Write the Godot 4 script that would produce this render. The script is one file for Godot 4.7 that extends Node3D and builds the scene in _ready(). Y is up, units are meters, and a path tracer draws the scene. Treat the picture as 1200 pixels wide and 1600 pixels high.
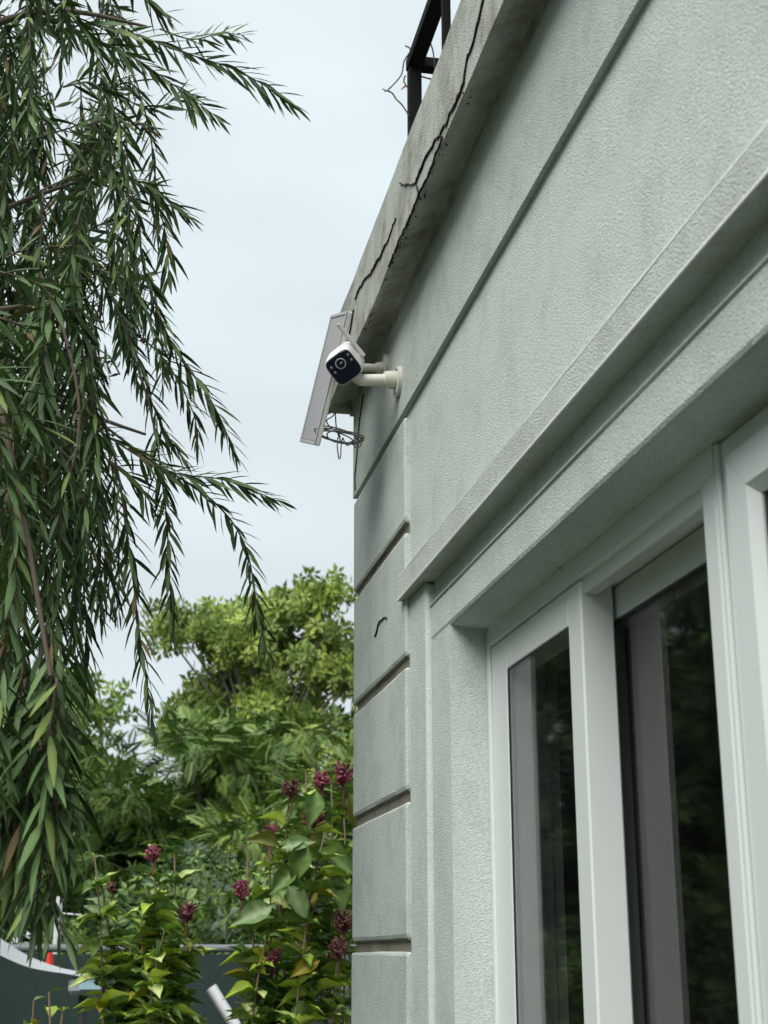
extends Node3D

const EYE := 1.6
var rng := RandomNumberGenerator.new()
var wob := FastNoiseLite.new()

# x: away from the facade's foot line, h: height above eye level, s: metres along the facade
func P(x: float, h: float, s: float) -> Vector3:
	return Vector3(x, h + EYE, -s)

# ---------------------------------------------------------------- helpers
func new_st() -> SurfaceTool:
	var st = SurfaceTool.new()
	st.begin(Mesh.PRIMITIVE_TRIANGLES)
	return st

func face(st: SurfaceTool, pts: Array, out: Vector3, col := Color.WHITE) -> void:
	var n = Vector3.ZERO
	for i in range(1, pts.size() - 1):
		n += (pts[i] as Vector3 - pts[0]).cross(pts[i + 1] as Vector3 - pts[0])
	var flip = n.dot(out) > 0.0
	n = n.normalized() if flip else -n.normalized()
	for i in range(1, pts.size() - 1):
		var tri = [pts[0], pts[i + 1], pts[i]] if flip else [pts[0], pts[i], pts[i + 1]]
		for p in tri:
			st.set_normal(n)
			st.set_color(col)
			st.add_vertex(p)

func commit(st: SurfaceTool, m: Material) -> ArrayMesh:
	var me = st.commit()
	if m and me.get_surface_count():
		me.surface_set_material(0, m)
	return me

var gp := {}
func gpos(n: Node) -> Vector3:
	var v = Vector3.ZERO
	while n and n != self:
		v += (n as Node3D).position
		n = n.get_parent()
	return v

var names := {}
func numbered(called: String) -> String:
	if not names.has(called):
		names[called] = 0
		return called
	names[called] += 1
	return "%s_%03d" % [called, names[called]]

func thing(called: String, at: Vector3, label: String, category: String, group := "") -> Node3D:
	var o = Node3D.new()
	o.name = numbered(called)
	add_child(o, true)
	o.position = at
	o.set_meta("label", label)
	o.set_meta("category", category)
	if group:
		o.set_meta("group", group)
	return o

func local_name(parent: Node, called: String) -> String:
	if not parent.has_node(NodePath(called)):
		return called
	var c: Dictionary = parent.get_meta("counts", {}) if parent.has_meta("counts") else {}
	var k: int = c.get(called, 0) + 1
	c[called] = k
	parent.set_meta("counts", c)
	return "%s_%03d" % [called, k]

# mesh given in world coordinates, put under parent
func part(parent: Node3D, called: String, me: Mesh, label := "") -> MeshInstance3D:
	var o = MeshInstance3D.new()
	o.mesh = me
	o.name = local_name(parent, called)
	o.position = -gpos(parent)
	parent.add_child(o, true)
	if label:
		o.set_meta("label", label)
	return o

func piece(parent: Node3D, called: String, me: Mesh, t: Transform3D) -> MeshInstance3D:
	var o = MeshInstance3D.new()
	o.mesh = me
	o.name = local_name(parent, called)
	o.transform = Transform3D(Basis(), -gpos(parent)) * t
	parent.add_child(o, true)
	return o

func stuff(parent: Node3D, called: String, me: Mesh, xf: Array, cols: Array) -> MultiMeshInstance3D:
	var mm = MultiMesh.new()
	mm.transform_format = MultiMesh.TRANSFORM_3D
	mm.use_colors = true
	mm.mesh = me
	mm.instance_count = xf.size()
	var off = Transform3D(Basis(), -gpos(parent)) if parent != self else Transform3D()
	for i in xf.size():
		mm.set_instance_transform(i, off * (xf[i] as Transform3D))
		mm.set_instance_color(i, cols[i])
	var o = MultiMeshInstance3D.new()
	o.multimesh = mm
	o.name = local_name(parent, called) if parent != self else numbered(called)
	o.set_meta("kind", "stuff")
	parent.add_child(o, true)
	return o

func bevel_box(st: SurfaceTool, a: Vector3, b: Vector3, r: float, jit := 0.0) -> void:
	var lo = Vector3(minf(a.x, b.x), minf(a.y, b.y), minf(a.z, b.z))
	var hi = Vector3(maxf(a.x, b.x), maxf(a.y, b.y), maxf(a.z, b.z))
	var c = (lo + hi) / 2.0
	var v = {}
	for sx in [-1, 1]:
		for sy in [-1, 1]:
			for sz in [-1, 1]:
				for ax in 3:
					var p = Vector3(hi.x if sx > 0 else lo.x, hi.y if sy > 0 else lo.y, hi.z if sz > 0 else lo.z)
					for k in 3:
						if k != ax:
							p[k] -= r * [sx, sy, sz][k]
					if jit > 0.0:
						p += Vector3(rng.randf_range(-jit, jit), rng.randf_range(-jit, jit), rng.randf_range(-jit, jit))
					v[[sx, sy, sz, ax]] = p
	for ax in 3:
		for s in [-1, 1]:
			var q = []
			for uv in [[-1, -1], [1, -1], [1, 1], [-1, 1]]:
				var k = [0, 0, 0]
				k[ax] = s
				k[(ax + 1) % 3] = uv[0]
				k[(ax + 2) % 3] = uv[1]
				q.append(v[[k[0], k[1], k[2], ax]])
			var n = Vector3.ZERO
			n[ax] = s
			face(st, q, n)
			var b1 = (ax + 1) % 3
			for s2 in [-1, 1]:
				var ks = [0, 0, 0]
				var m = Vector3.ZERO
				ks[ax] = s
				ks[b1] = s2
				m[ax] = s
				m[b1] = s2
				var c3 = (ax + 2) % 3
				var k0 = ks.duplicate()
				var k1 = ks.duplicate()
				k0[c3] = -1
				k1[c3] = 1
				face(st, [v[k0 + [ax]], v[k1 + [ax]], v[k1 + [b1]], v[k0 + [b1]]], m)
	for sx in [-1, 1]:
		for sy in [-1, 1]:
			for sz in [-1, 1]:
				face(st, [v[[sx, sy, sz, 0]], v[[sx, sy, sz, 1]], v[[sx, sy, sz, 2]]], Vector3(sx, sy, sz))

# profile in (x, h), run along s with a little plasterer's unevenness
func prism(st: SurfaceTool, prof: Array, s0: float, s1: float, segs := 1, amp := 0.0) -> void:
	var area = 0.0
	var n = prof.size()
	for i in n:
		area += (prof[i] as Vector2).cross(prof[(i + 1) % n])
	var rows = []
	for k in segs + 1:
		var s = lerpf(s0, s1, float(k) / segs)
		var row = []
		for i in n:
			var q: Vector2 = prof[i]
			if amp > 0.0:
				q += Vector2(wob.get_noise_3d(s * 60.0, i * 31.0, q.y * 90.0), wob.get_noise_3d(s * 60.0, i * 31.0 + 500.0, q.y * 90.0)) * amp
			row.append(P(q.x, q.y, s))
		rows.append(row)
	for k in segs:
		for i in n:
			var j = (i + 1) % n
			var d: Vector2 = (prof[j] as Vector2) - prof[i]
			var o = Vector3(d.y, -d.x, 0) * signf(area)
			face(st, [rows[k][i], rows[k][j], rows[k + 1][j], rows[k + 1][i]], o)
	var pv = PackedVector2Array()
	for q in prof:
		pv.append(q)
	var idx = Geometry2D.triangulate_polygon(pv)
	for e in [[0, Vector3(0, 0, 1 if s1 > s0 else -1)], [segs, Vector3(0, 0, -1 if s1 > s0 else 1)]]:
		for t in range(0, idx.size(), 3):
			face(st, [rows[e[0]][idx[t]], rows[e[0]][idx[t + 1]], rows[e[0]][idx[t + 2]]], e[1])

func rect(x0: float, x1: float, h0: float, h1: float) -> Array:
	return [Vector2(x0, h0), Vector2(x1, h0), Vector2(x1, h1), Vector2(x0, h1)]

func smooth_path(pts: Array, n: int) -> Array:
	var c = Curve3D.new()
	for i in pts.size():
		var a: Vector3 = pts[maxi(i - 1, 0)]
		var b: Vector3 = pts[mini(i + 1, pts.size() - 1)]
		var t = (b - a) / 6.0
		c.add_point(pts[i], -t, t)
	c.bake_interval = 0.01
	var out = []
	var L = c.get_baked_length()
	for i in n + 1:
		out.append(c.sample_baked(L * i / n, true))
	return out

func tube(st: SurfaceTool, pts: Array, r0: float, r1: float, sides := 6, col := Color.WHITE) -> void:
	var n = pts.size()
	var prev = []
	var u = Vector3.ZERO
	for i in n:
		var t = ((pts[mini(i + 1, n - 1)] as Vector3) - pts[maxi(i - 1, 0)]).normalized()
		if u == Vector3.ZERO:
			u = t.cross(Vector3.UP if absf(t.y) < 0.9 else Vector3.RIGHT).normalized()
		u = (u - t * u.dot(t)).normalized()
		var w = t.cross(u)
		var r = lerpf(r0, r1, float(i) / maxi(n - 1, 1))
		var ring = []
		for k in sides:
			var a = TAU * k / sides
			var d = u * cos(a) + w * sin(a)
			ring.append([(pts[i] as Vector3) + d * r, d])
		if i > 0:
			for k in sides:
				var j = (k + 1) % sides
				for v in [prev[k], ring[k], ring[j], prev[k], ring[j], prev[j]]:
					st.set_normal(v[1])
					st.set_color(col)
					st.add_vertex(v[0])
		else:
			var cap = []
			for v in ring:
				cap.append(v[0])
			face(st, cap, -t, col)
		if i == n - 1:
			var cap = []
			for v in ring:
				cap.append(v[0])
			face(st, cap, t, col)
		prev = ring

# rings of a rounded square lofted along local z: [z, half width]
func loft_square(st: SurfaceTool, rings: Array, power: float, cap0 := true, cap1 := true) -> void:
	var n = 40
	var all = []
	for r in rings:
		var ring = []
		for k in n:
			var a = TAU * (k + 0.5) / n
			var c = cos(a)
			var s = sin(a)
			var q = pow(pow(absf(c), power) + pow(absf(s), power), -1.0 / power) * (r[1] as float)
			ring.append(Vector3(c * q, s * q, r[0]))
		all.append(ring)
	for i in all.size() - 1:
		for k in n:
			var j = (k + 1) % n
			var mid: Vector3 = all[i][k] + all[i + 1][j]
			face(st, [all[i][k], all[i][j], all[i + 1][j], all[i + 1][k]], Vector3(mid.x, mid.y, 0) * 50.0 + Vector3(0, 0, signf(rings[i + 1][0] - rings[i][0]) * (rings[i][1] - rings[i + 1][1]) * 50.0))
	if cap0:
		face(st, all[0], Vector3(0, 0, signf(rings[0][0] - rings[1][0]) if rings[0][0] != rings[1][0] else 1.0))
	if cap1:
		var m = rings.size()
		face(st, all[m - 1], Vector3(0, 0, signf(rings[m - 1][0] - rings[m - 2][0]) if rings[m - 1][0] != rings[m - 2][0] else -1.0))

# ---------------------------------------------------------------- materials
func lin(r: float, g: float, b: float) -> Color:
	return Color(r, g, b).linear_to_srgb()

func mat(c: Color, rough := 0.8, metal := 0.0) -> StandardMaterial3D:
	var m = StandardMaterial3D.new()
	m.albedo_color = c
	m.roughness = rough
	m.metallic = metal
	return m

func noise_img(freq: float, sd: int, w := 512, h := 512, oct := 4, kind := FastNoiseLite.TYPE_SIMPLEX_SMOOTH) -> Image:
	var f = FastNoiseLite.new()
	f.seed = sd
	f.frequency = freq
	f.noise_type = kind
	f.fractal_octaves = oct
	return f.get_seamless_image(w, h)

var grain_tex: Texture2D
# painted render: sandy grain as relief, faint clouding, rain streaks and dirt in the colour
func stucco(base: Color, dirt: Color, amount: float, streak: float, relief: float, sd: int, scale := 1.0) -> StandardMaterial3D:
	var a = noise_img(0.012, sd)
	var b = noise_img(0.05, sd + 1)
	var sk = noise_img(0.03, sd + 2, 512, 64, 3)
	sk.resize(512, 512, Image.INTERPOLATE_CUBIC)
	var fine = noise_img(0.22, sd + 3, 512, 512, 2)
	var im = Image.create(512, 512, false, Image.FORMAT_RGB8)
	for y in 512:
		for x in 512:
			var n = a.get_pixel(x, y).r * 0.6 + b.get_pixel(x, y).r * 0.4
			var d = clampf((n - 0.42) * 2.2, 0.0, 1.0) * amount
			d += clampf((sk.get_pixel(x, y).r - 0.55) * 3.0, 0.0, 1.0) * streak * (0.4 + n)
			var c = base.lerp(dirt, clampf(d, 0.0, 0.92))
			var f = 0.93 + 0.14 * fine.get_pixel(x, y).r
			im.set_pixel(x, y, Color(c.r * f, c.g * f, c.b * f))
	var m = StandardMaterial3D.new()
	m.albedo_texture = ImageTexture.create_from_image(im)
	m.roughness = 0.86
	if grain_tex == null:
		grain_tex = ImageTexture.create_from_image(noise_img(0.28, 77, 1024, 1024, 3))
	m.heightmap_enabled = true
	m.heightmap_texture = grain_tex
	m.heightmap_scale = relief
	m.uv1_triplanar = true
	m.uv1_world_triplanar = true
	m.uv1_scale = Vector3.ONE * scale
	m.uv1_triplanar_sharpness = 8.0
	return m

func leaf_mat(rough := 0.5, back := Color(0.35, 0.45, 0.15)) -> StandardMaterial3D:
	var m = StandardMaterial3D.new()
	m.vertex_color_use_as_albedo = true
	m.roughness = rough
	m.cull_mode = BaseMaterial3D.CULL_DISABLED
	m.backlight_enabled = true
	m.backlight = back
	return m

# ---------------------------------------------------------------- leaves
# blade along +y, length 1, half width w, folded along the midrib and bent towards -z
func blade(w: float, fold: float, bend: float, rows: Array, edge: Color, mid: Color, m: Material) -> ArrayMesh:
	var st = new_st()
	var L = []
	for r in rows:
		var t: float = r[0]
		var hw: float = r[1] * w
		var z = -bend * t * t
		L.append([Vector3(-hw, t, z + fold * hw), Vector3(0, t, z), Vector3(hw, t, z + fold * hw)])
	for i in L.size() - 1:
		for k in 2:
			var q = [L[i][k], L[i][k + 1], L[i + 1][k + 1], L[i + 1][k]]
			var cs = [edge, mid, mid, edge] if k == 0 else [mid, edge, edge, mid]
			for t in [0, 2, 1, 0, 3, 2]:
				var nx = -0.5 * fold if (t == 0 or t == 3) == (k == 0) else 0.0
				st.set_normal(Vector3(nx if k == 0 else -nx, 2.0 * bend * q[t].y * 0.5, 1).normalized())
				st.set_color(cs[t])
				st.add_vertex(q[t])
	return commit(st, m)

# broad blade with a wavy rim and irregular pale blotches along the midrib
func broad_leaf(w: float, fold: float, bend: float, rim: Color, heart: Color, blotch: float, sd: int, m: Material) -> ArrayMesh:
	var st = new_st()
	var r = RandomNumberGenerator.new()
	r.seed = sd
	var shape = [0.03, 0.42, 0.78, 0.97, 1.0, 0.90, 0.70, 0.42, 0.18, 0.02]
	var V = []
	var C = []
	for i in shape.size():
		var t = float(i) / (shape.size() - 1)
		var hw: float = shape[i] * w
		var row = []
		var cr = []
		for k in 5:
			var u = (k - 2) / 2.0
			var wave = 0.05 * sin(t * 17.0 + u * 2.0 + sd) * absf(u) * shape[i]
			row.append(Vector3(u * hw, t + 0.012 * r.randf_range(-1, 1) * absf(u), -bend * t * t + fold * hw * u * u + wave * w * 2.0 + 0.03 * bend * sin(t * 5.0 + sd)))
			var f = 1.0 if k == 2 else 0.0
			if k == 1 or k == 3:
				f = clampf(blotch + r.randf_range(-0.7, 0.7), 0.0, 1.0)
			elif k != 2:
				f = clampf(blotch - 0.65 + r.randf_range(-0.4, 0.4), 0.0, 1.0)
			cr.append(rim.lerp(heart, f) * r.randf_range(0.85, 1.15))
		V.append(row)
		C.append(cr)
	for i in shape.size() - 1:
		for k in 4:
			for e in [[0, 0], [1, 1], [0, 1], [0, 0], [1, 0], [1, 1]]:
				var a: int = i + e[0]
				var b: int = k + e[1]
				var du: Vector3 = V[a][mini(b + 1, 4)] - V[a][maxi(b - 1, 0)]
				var dv: Vector3 = V[mini(a + 1, shape.size() - 1)][b] - V[maxi(a - 1, 0)][b]
				st.set_normal(du.cross(dv).normalized())
				st.set_color(C[a][b])
				st.add_vertex(V[a][b])
	return commit(st, m)

func leaf_xf(at: Vector3, dir: Vector3, up: Vector3, size: float) -> Transform3D:
	var y = dir.normalized()
	var x = y.cross(up)
	if x.length_squared() < 1e-4:
		x = y.cross(Vector3(0.3, 0.2, 0.9))
	x = x.normalized()
	return Transform3D(Basis(x * size, y * size, x.cross(y) * size), at)

var cam: Camera3D
var cam_inv: Transform3D
func seen_size(t: Transform3D) -> float:
	var p = cam_inv * (t * Vector3(0, 0.5, 0))
	if p.z > -0.1:
		return 0.0
	var u = p.x / -p.z
	var v = p.y / -p.z
	if absf(u) > 0.275 or absf(v) > 0.365:
		return 0.0
	return t.basis.y.length() / -p.z

# the leaves that show largest become parts of their own, the rest one mass
func foliage(parent: Node3D, called: String, variants: Array, plain: Mesh, cols: Array, xf: Array, ci: Array, most := 300) -> void:
	var order = range(xf.size())
	var size = []
	for t in xf:
		size.append(seen_size(t))
	order.sort_custom(func(p, q): return size[p] > size[q] if size[p] != size[q] else p < q)
	var rest_x = []
	var rest_c = []
	var k = 0
	for i in order:
		if k < most and size[i] > 0.0:
			piece(parent, called, variants[ci[i]], xf[i])
			k += 1
		else:
			rest_x.append(xf[i])
			var c: Color = cols[ci[i]]
			var f = rng.randf_range(0.75, 1.25)
			rest_c.append(Color(c.r * f, c.g * f, c.b * f))
	if rest_x.size():
		stuff(parent, "foliage", plain, rest_x, rest_c)

# ================================================================= scene
func _ready() -> void:
	rng.seed = 20240607
	wob.seed = 5
	wob.frequency = 0.05
	# --- camera
	cam = Camera3D.new()
	cam.name = "camera"
	add_child(cam)
	cam.position = Vector3(0, EYE, 0)
	cam.rotation_degrees = Vector3(17.3, -11.1, 0)
	cam.keep_aspect = Camera3D.KEEP_HEIGHT
	var ca = CameraAttributesPhysical.new()
	ca.frustum_focal_length = 33.28
	ca.frustum_focus_distance = 2.65
	ca.frustum_near = 0.05
	ca.frustum_far = 600.0
	ca.exposure_aperture = 6.8
	cam.attributes = ca
	cam.fov = 39.66
	cam.far = 600.0
	cam.near = 0.05
	cam.current = true
	cam_inv = cam.transform.affine_inverse()
	# --- sky, sun, exposure
	var env = Environment.new()
	env.background_mode = Environment.BG_SKY
	var sky = Sky.new()
	var pano = PanoramaSkyMaterial.new()
	pano.panorama = ImageTexture.create_from_image(overcast())
	sky.sky_material = pano
	env.sky = sky
	env.tonemap_mode = Environment.TONE_MAPPER_LINEAR
	env.tonemap_exposure = 2.95
	env.sdfgi_enabled = true
	env.ssao_enabled = true
	env.ssil_enabled = true
	var we = WorldEnvironment.new()
	we.name = "environment"
	we.environment = env
	add_child(we)
	var sun = DirectionalLight3D.new()
	sun.name = "sun"
	sun.light_energy = 0.47
	sun.light_color = Color(1.0, 0.985, 0.96)
	sun.light_angular_distance = 48.0
	sun.shadow_enabled = true
	add_child(sun)
	sun.look_at_from_position(Vector3.ZERO, Vector3(0.52, -0.88, -0.55))

	ground()
	house()
	railing()
	trees()
	fence_and_yard()
	bottlebrush()
	shrubs()
	security_camera()
	solar_panel()

func overcast() -> Image:
	var f = FastNoiseLite.new()
	f.seed = 11
	f.frequency = 2.0
	f.fractal_octaves = 5
	var im = Image.create(512, 256, false, Image.FORMAT_RGBF)
	for y in 256:
		var up = PI * (0.5 - (y + 0.5) / 256.0)
		for x in 512:
			var az = TAU * (x + 0.5) / 512.0
			var d = Vector3(cos(up) * cos(az), sin(up), cos(up) * sin(az))
			var n = f.get_noise_3d(d.x * 1.6, d.y * 4.0, d.z * 1.6)
			var e = maxf(sin(up), 0.0)
			var l = 0.268 * (1.0 + 0.25 * e) * (1.0 + 0.13 * n)
			im.set_pixel(x, y, Color(l * (0.865 - 0.02 * n), l * 0.98, l * (1.03 + 0.01 * n)))
	return im

func ground() -> void:
	var m = StandardMaterial3D.new()
	var im = noise_img(0.05, 301)
	var g = Image.create(512, 512, false, Image.FORMAT_RGB8)
	for y in 512:
		for x in 512:
			var n = im.get_pixel(x, y).r
			var c = lin(0.035, 0.05, 0.02).lerp(lin(0.075, 0.062, 0.042), clampf(n * 1.6 - 0.4, 0, 1))
			g.set_pixel(x, y, c)
	m.albedo_texture = ImageTexture.create_from_image(g)
	m.uv1_triplanar = true
	m.uv1_world_triplanar = true
	m.uv1_scale = Vector3.ONE * 0.35
	m.roughness = 0.95
	var pm = PlaneMesh.new()
	pm.size = Vector2(800, 800)
	pm.material = m
	var o = MeshInstance3D.new()
	o.mesh = pm
	o.name = "ground"
	o.set_meta("kind", "structure")
	add_child(o)

# ---------------------------------------------------------------- house
func house() -> void:
	var sage = stucco(lin(0.535, 0.60, 0.572), lin(0.37, 0.415, 0.39), 0.42, 0.12, 0.15, 21)
	var worn = stucco(lin(0.48, 0.545, 0.515), lin(0.30, 0.325, 0.295), 0.42, 0.10, 0.16, 31)
	var grimy = stucco(lin(0.42, 0.455, 0.415), lin(0.15, 0.14, 0.11), 0.60, 0.25, 0.18, 41)
	var strip = stucco(lin(0.50, 0.55, 0.52), lin(0.32, 0.33, 0.30), 0.45, 0.1, 0.18, 51)
	var dark = mat(lin(0.035, 0.033, 0.028), 0.95)
	var b = thing("house", P(0.75, -EYE, 2.2), "pale sage rendered house corner with grooved quoins and white framed sliding window", "house")
	# structural walls
	var st = new_st()
	prism(st, rect(0.5335, 0.72, 0.62, 1.30), -4.0, 3.0, 60, 0.0008)
	part(b, "wall", commit(st, sage))
	st = new_st()
	prism(st, rect(0.532, 0.72, -EYE, 0.6175), 2.342, 3.0, 1)
	bevel_box(st, P(0.5315, -EYE, 2.334), P(0.60, 0.6165, 2.47), 0.006)
	part(b, "pier", commit(st, sage))
	# recessed surround of the opening, and its lintel
	st = new_st()
	prism(st, [Vector2(0.5405, -EYE), Vector2(0.72, -EYE), Vector2(0.72, 0.513), Vector2(0.5405, 0.513)], 2.203, 2.338, 12, 0.0006)
	part(b, "jamb", commit(st, sage))
	st = new_st()
	prism(st, [Vector2(0.5405, 0.519), Vector2(0.5425, 0.5145), Vector2(0.547, 0.5125), Vector2(0.602, 0.507), Vector2(0.72, 0.507), Vector2(0.72, 0.575), Vector2(0.5405, 0.575)], -4.0, 2.338, 70, 0.0007)
	part(b, "lintel", commit(st, sage))
	st = new_st()
	prism(st, rect(0.5480, 0.72, 0.5752, 0.6197), -4.0, 2.338, 50, 0.0006)
	part(b, "lintel_band", commit(st, sage))
	st = new_st()
	prism(st, rect(0.5375, 0.5395, 0.5745, 0.5765), -4.0, 2.333, 70, 0.0009)
	part(b, "plaster_bead", commit(st, sage))
	# wall below and beyond the window (outside the frame)
	st = new_st()
	prism(st, rect(0.532, 0.72, -EYE, -0.75), 0.3, 2.21)
	prism(st, rect(0.533, 0.721, -EYE, 0.51), -4.0, 0.31)
	part(b, "wall", commit(st, sage))
	# drip strip over the window
	st = new_st()
	prism(st, [Vector2(0.5134, 0.6215), Vector2(0.5150, 0.6200), Vector2(0.60, 0.6204), Vector2(0.60, 0.664), Vector2(0.5185, 0.6655), Vector2(0.5134, 0.6605)], -4.0, 2.4885, 90, 0.0011)
	part(b, "drip_strip", commit(st, strip))
	var lit_tone = mat(lin(0.80, 0.82, 0.80), 0.6)  # pale colour stands in for light caught on the strip's edges
	st = new_st()
	prism(st, rect(0.5118, 0.5142, 0.6188, 0.6214), -4.0, 2.492, 80, 0.0007)
	prism(st, rect(0.5150, 0.5185, 0.6642, 0.6668), -4.0, 2.485, 80, 0.0013)
	part(b, "lit_edge", commit(st, lit_tone), "bright line along the drip strip, coloured pale as if catching light")
	# frieze band flush with the quoins
	st = new_st()
	prism(st, rect(0.5235, 0.60, 0.9905, 1.24), -4.0, 3.035, 90, 0.0009)
	part(b, "frieze", commit(st, worn))
	# quoin blocks
	var joint_dirt_shade = stucco(lin(0.20, 0.19, 0.145), lin(0.10, 0.09, 0.06), 0.8, 0.2, 0.18, 61)  # brown groove dirt, its dark colour also standing in for shade
	var tops = [0.9755, 0.7465, 0.4935, 0.2545, 0.0035, -0.2445, -0.49, -0.74, -0.99, -1.24]
	var bots = [0.765, 0.5125, 0.2735, 0.0225, -0.2255, -0.472, -0.722, -0.972, -1.222, -1.6]
	for i in tops.size():
		st = new_st()
		quoin_block(st, bots[i], tops[i], 2.467, 3.0165 + (0.008 if i == 0 else rng.randf_range(-0.003, 0.003)))
		part(b, "quoin", commit(st, worn))
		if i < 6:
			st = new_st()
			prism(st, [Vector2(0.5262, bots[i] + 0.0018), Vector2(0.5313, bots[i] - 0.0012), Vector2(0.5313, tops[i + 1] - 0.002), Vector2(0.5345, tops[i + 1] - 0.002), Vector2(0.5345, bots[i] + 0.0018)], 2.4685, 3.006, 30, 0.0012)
			part(b, "joint", commit(st, joint_dirt_shade))
	# parapet with cove
	st = new_st()
	var prof = [Vector2(0.4655, 1.214), Vector2(0.469, 1.2105), Vector2(0.492, 1.2225), Vector2(0.506, 1.2300), Vector2(0.515, 1.2315), Vector2(0.5205, 1.2285), Vector2(0.5230, 1.2215), Vector2(0.5232, 1.2100), Vector2(0.62, 1.2100), Vector2(0.62, 1.386), Vector2(0.471, 1.386), Vector2(0.4655, 1.381)]
	prism(st, prof, -4.0, 3.085, 160, 0.0022)
	part(b, "parapet", commit(st, grimy))
	st = new_st()
	bevel_box(st, P(0.4675, 1.2125, 3.05), P(0.60, 1.30, 3.082), 0.003)
	part(b, "parapet_end", commit(st, grimy))
	# roof slab and inner rooms keep the interior dark
	st = new_st()
	prism(st, rect(0.625, 4.2, 1.25, 1.34), -4.0, 3.0)
	part(b, "roof", commit(st, grimy))
	st = new_st()
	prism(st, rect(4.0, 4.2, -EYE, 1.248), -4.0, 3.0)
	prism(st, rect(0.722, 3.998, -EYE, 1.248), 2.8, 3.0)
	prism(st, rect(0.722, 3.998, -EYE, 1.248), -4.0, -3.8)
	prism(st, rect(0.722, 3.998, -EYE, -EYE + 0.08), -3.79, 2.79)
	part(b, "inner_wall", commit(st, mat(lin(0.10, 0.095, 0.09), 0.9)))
	# cracks in the parapet
	var cracks = [
		[[1.55, 1.332], [1.641, 1.288], [1.691, 1.260], [1.736, 1.249], [1.755, 1.229], [1.808, 1.227], [1.869, 1.229], [1.908, 1.234], [2.002, 1.258], [2.053, 1.252], [2.09, 1.251]],
		[[1.70, 1.375], [1.740, 1.361], [1.747, 1.326], [1.744, 1.271]],
		[[1.908, 1.234], [1.890, 1.218], [1.949, 1.2145], [2.018, 1.2142], [2.061, 1.2150], [2.137, 1.2143], [2.218, 1.2148], [2.322, 1.2140]],
		[[2.251, 1.277], [2.34, 1.269], [2.474, 1.284], [2.6, 1.313], [2.691, 1.321]],
		[[2.018, 1.381], [2.0, 1.307], [2.03, 1.274]],
		[[2.535, 1.281], [2.556, 1.244], [2.62, 1.222]],
		[[2.216, 1.323], [2.09, 1.253], [2.068, 1.224]],
		[[2.70, 1.30], [2.76, 1.26], [2.84, 1.27]]]
	var wid = [0.0027, 0.0006, 0.0020, 0.0012, 0.0003, 0.0007, 0.0006, 0.0007]
	for i in [0, 2, 3, 6, 7]:
		st = new_st()
		crack(st, cracks[i], 0.4655, wid[i])
		part(b, "crack", commit(st, dark))
	for q in [[[[2.636, 0.621], [2.67, 0.631], [2.721, 0.629], [2.755, 0.609]], 0.0004], [[[2.90, 1.19], [2.945, 1.151], [2.984, 1.065], [3.004, 1.034], [2.998, 0.998]], 0.0012]]:
		st = new_st()
		crack(st, q[0], 0.5235, q[1])
		part(b, "crack", commit(st, dark))
	# dirt lumps and peeling along the parapet's lower edge
	st = new_st()
	for i in 46:
		var s = rng.randf_range(1.86, 2.62)
		var c = P(0.4685 + rng.randf_range(-0.002, 0.006), 1.2115 + rng.randf_range(-0.003, 0.002), s)
		blob(st, c, rng.randf_range(0.0008, 0.0034))
	for i in 6:
		blob(st, P(0.470 + rng.randf() * 0.012, 1.2165, 1.735 + rng.randf() * 0.07), rng.randf_range(0.003, 0.006))
	for i in 26:
		blob(st, P(rng.randf_range(0.475, 0.519), 1.2288, rng.randf_range(2.1, 2.7)), rng.randf_range(0.0006, 0.0018))
	part(b, "dirt_crust", commit(st, dark)).set_meta("kind", "stuff")
	window(b)

func blob(st: SurfaceTool, c: Vector3, r: float) -> void:
	var v = []
	for d in [Vector3.UP, Vector3.DOWN, Vector3.LEFT, Vector3.RIGHT, Vector3.FORWARD, Vector3.BACK]:
		v.append(c + d * r * rng.randf_range(0.5, 1.4))
	for a in [0, 1]:
		for e in [[2, 4], [4, 3], [3, 5], [5, 2]]:
			face(st, [v[a], v[e[0]], v[e[1]]], v[a] + v[e[0]] + v[e[1]] - c * 3.0)

# dark jagged fissure standing 1 mm in the skin of the face x = x0
func crack(st: SurfaceTool, pts: Array, x0: float, w: float) -> void:
	var line = []
	for i in pts.size() - 1:
		var a = Vector2(pts[i][0], pts[i][1])
		var c = Vector2(pts[i + 1][0], pts[i + 1][1])
		var n = maxi(2, int(a.distance_to(c) / 0.0045))
		for k in n:
			var q = a.lerp(c, float(k) / n)
			q.y += rng.randf_range(-0.0014, 0.0014) + wob.get_noise_1d(q.x * 420.0) * 0.007
			line.append(q)
	line.append(Vector2(pts[-1][0], pts[-1][1]))
	for i in line.size() - 1:
		var a: Vector2 = line[i]
		var c: Vector2 = line[i + 1]
		var wa = w * maxf(0.0, 0.38 + 2.4 * wob.get_noise_1d(a.x * 640.0 + w * 9e4) + rng.randf_range(-0.12, 0.12)) * 0.5 + 0.00014
		var n = (c - a).orthogonal().normalized() * wa
		var x = x0 - 0.0032
		var q = [P(x, a.y + n.y, a.x + n.x), P(x, c.y + n.y, c.x + n.x), P(x, c.y - n.y, c.x - n.x), P(x, a.y - n.y, a.x - n.x)]
		face(st, q, Vector3.LEFT)
		for k in 4:
			var m = [q[k], q[(k + 1) % 4], q[(k + 1) % 4] + Vector3(0.004, 0, 0), q[k] + Vector3(0.004, 0, 0)]
			face(st, m, (q[k] + q[(k + 1) % 4]) / 2.0 - (q[0] + q[2]) / 2.0)

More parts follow.
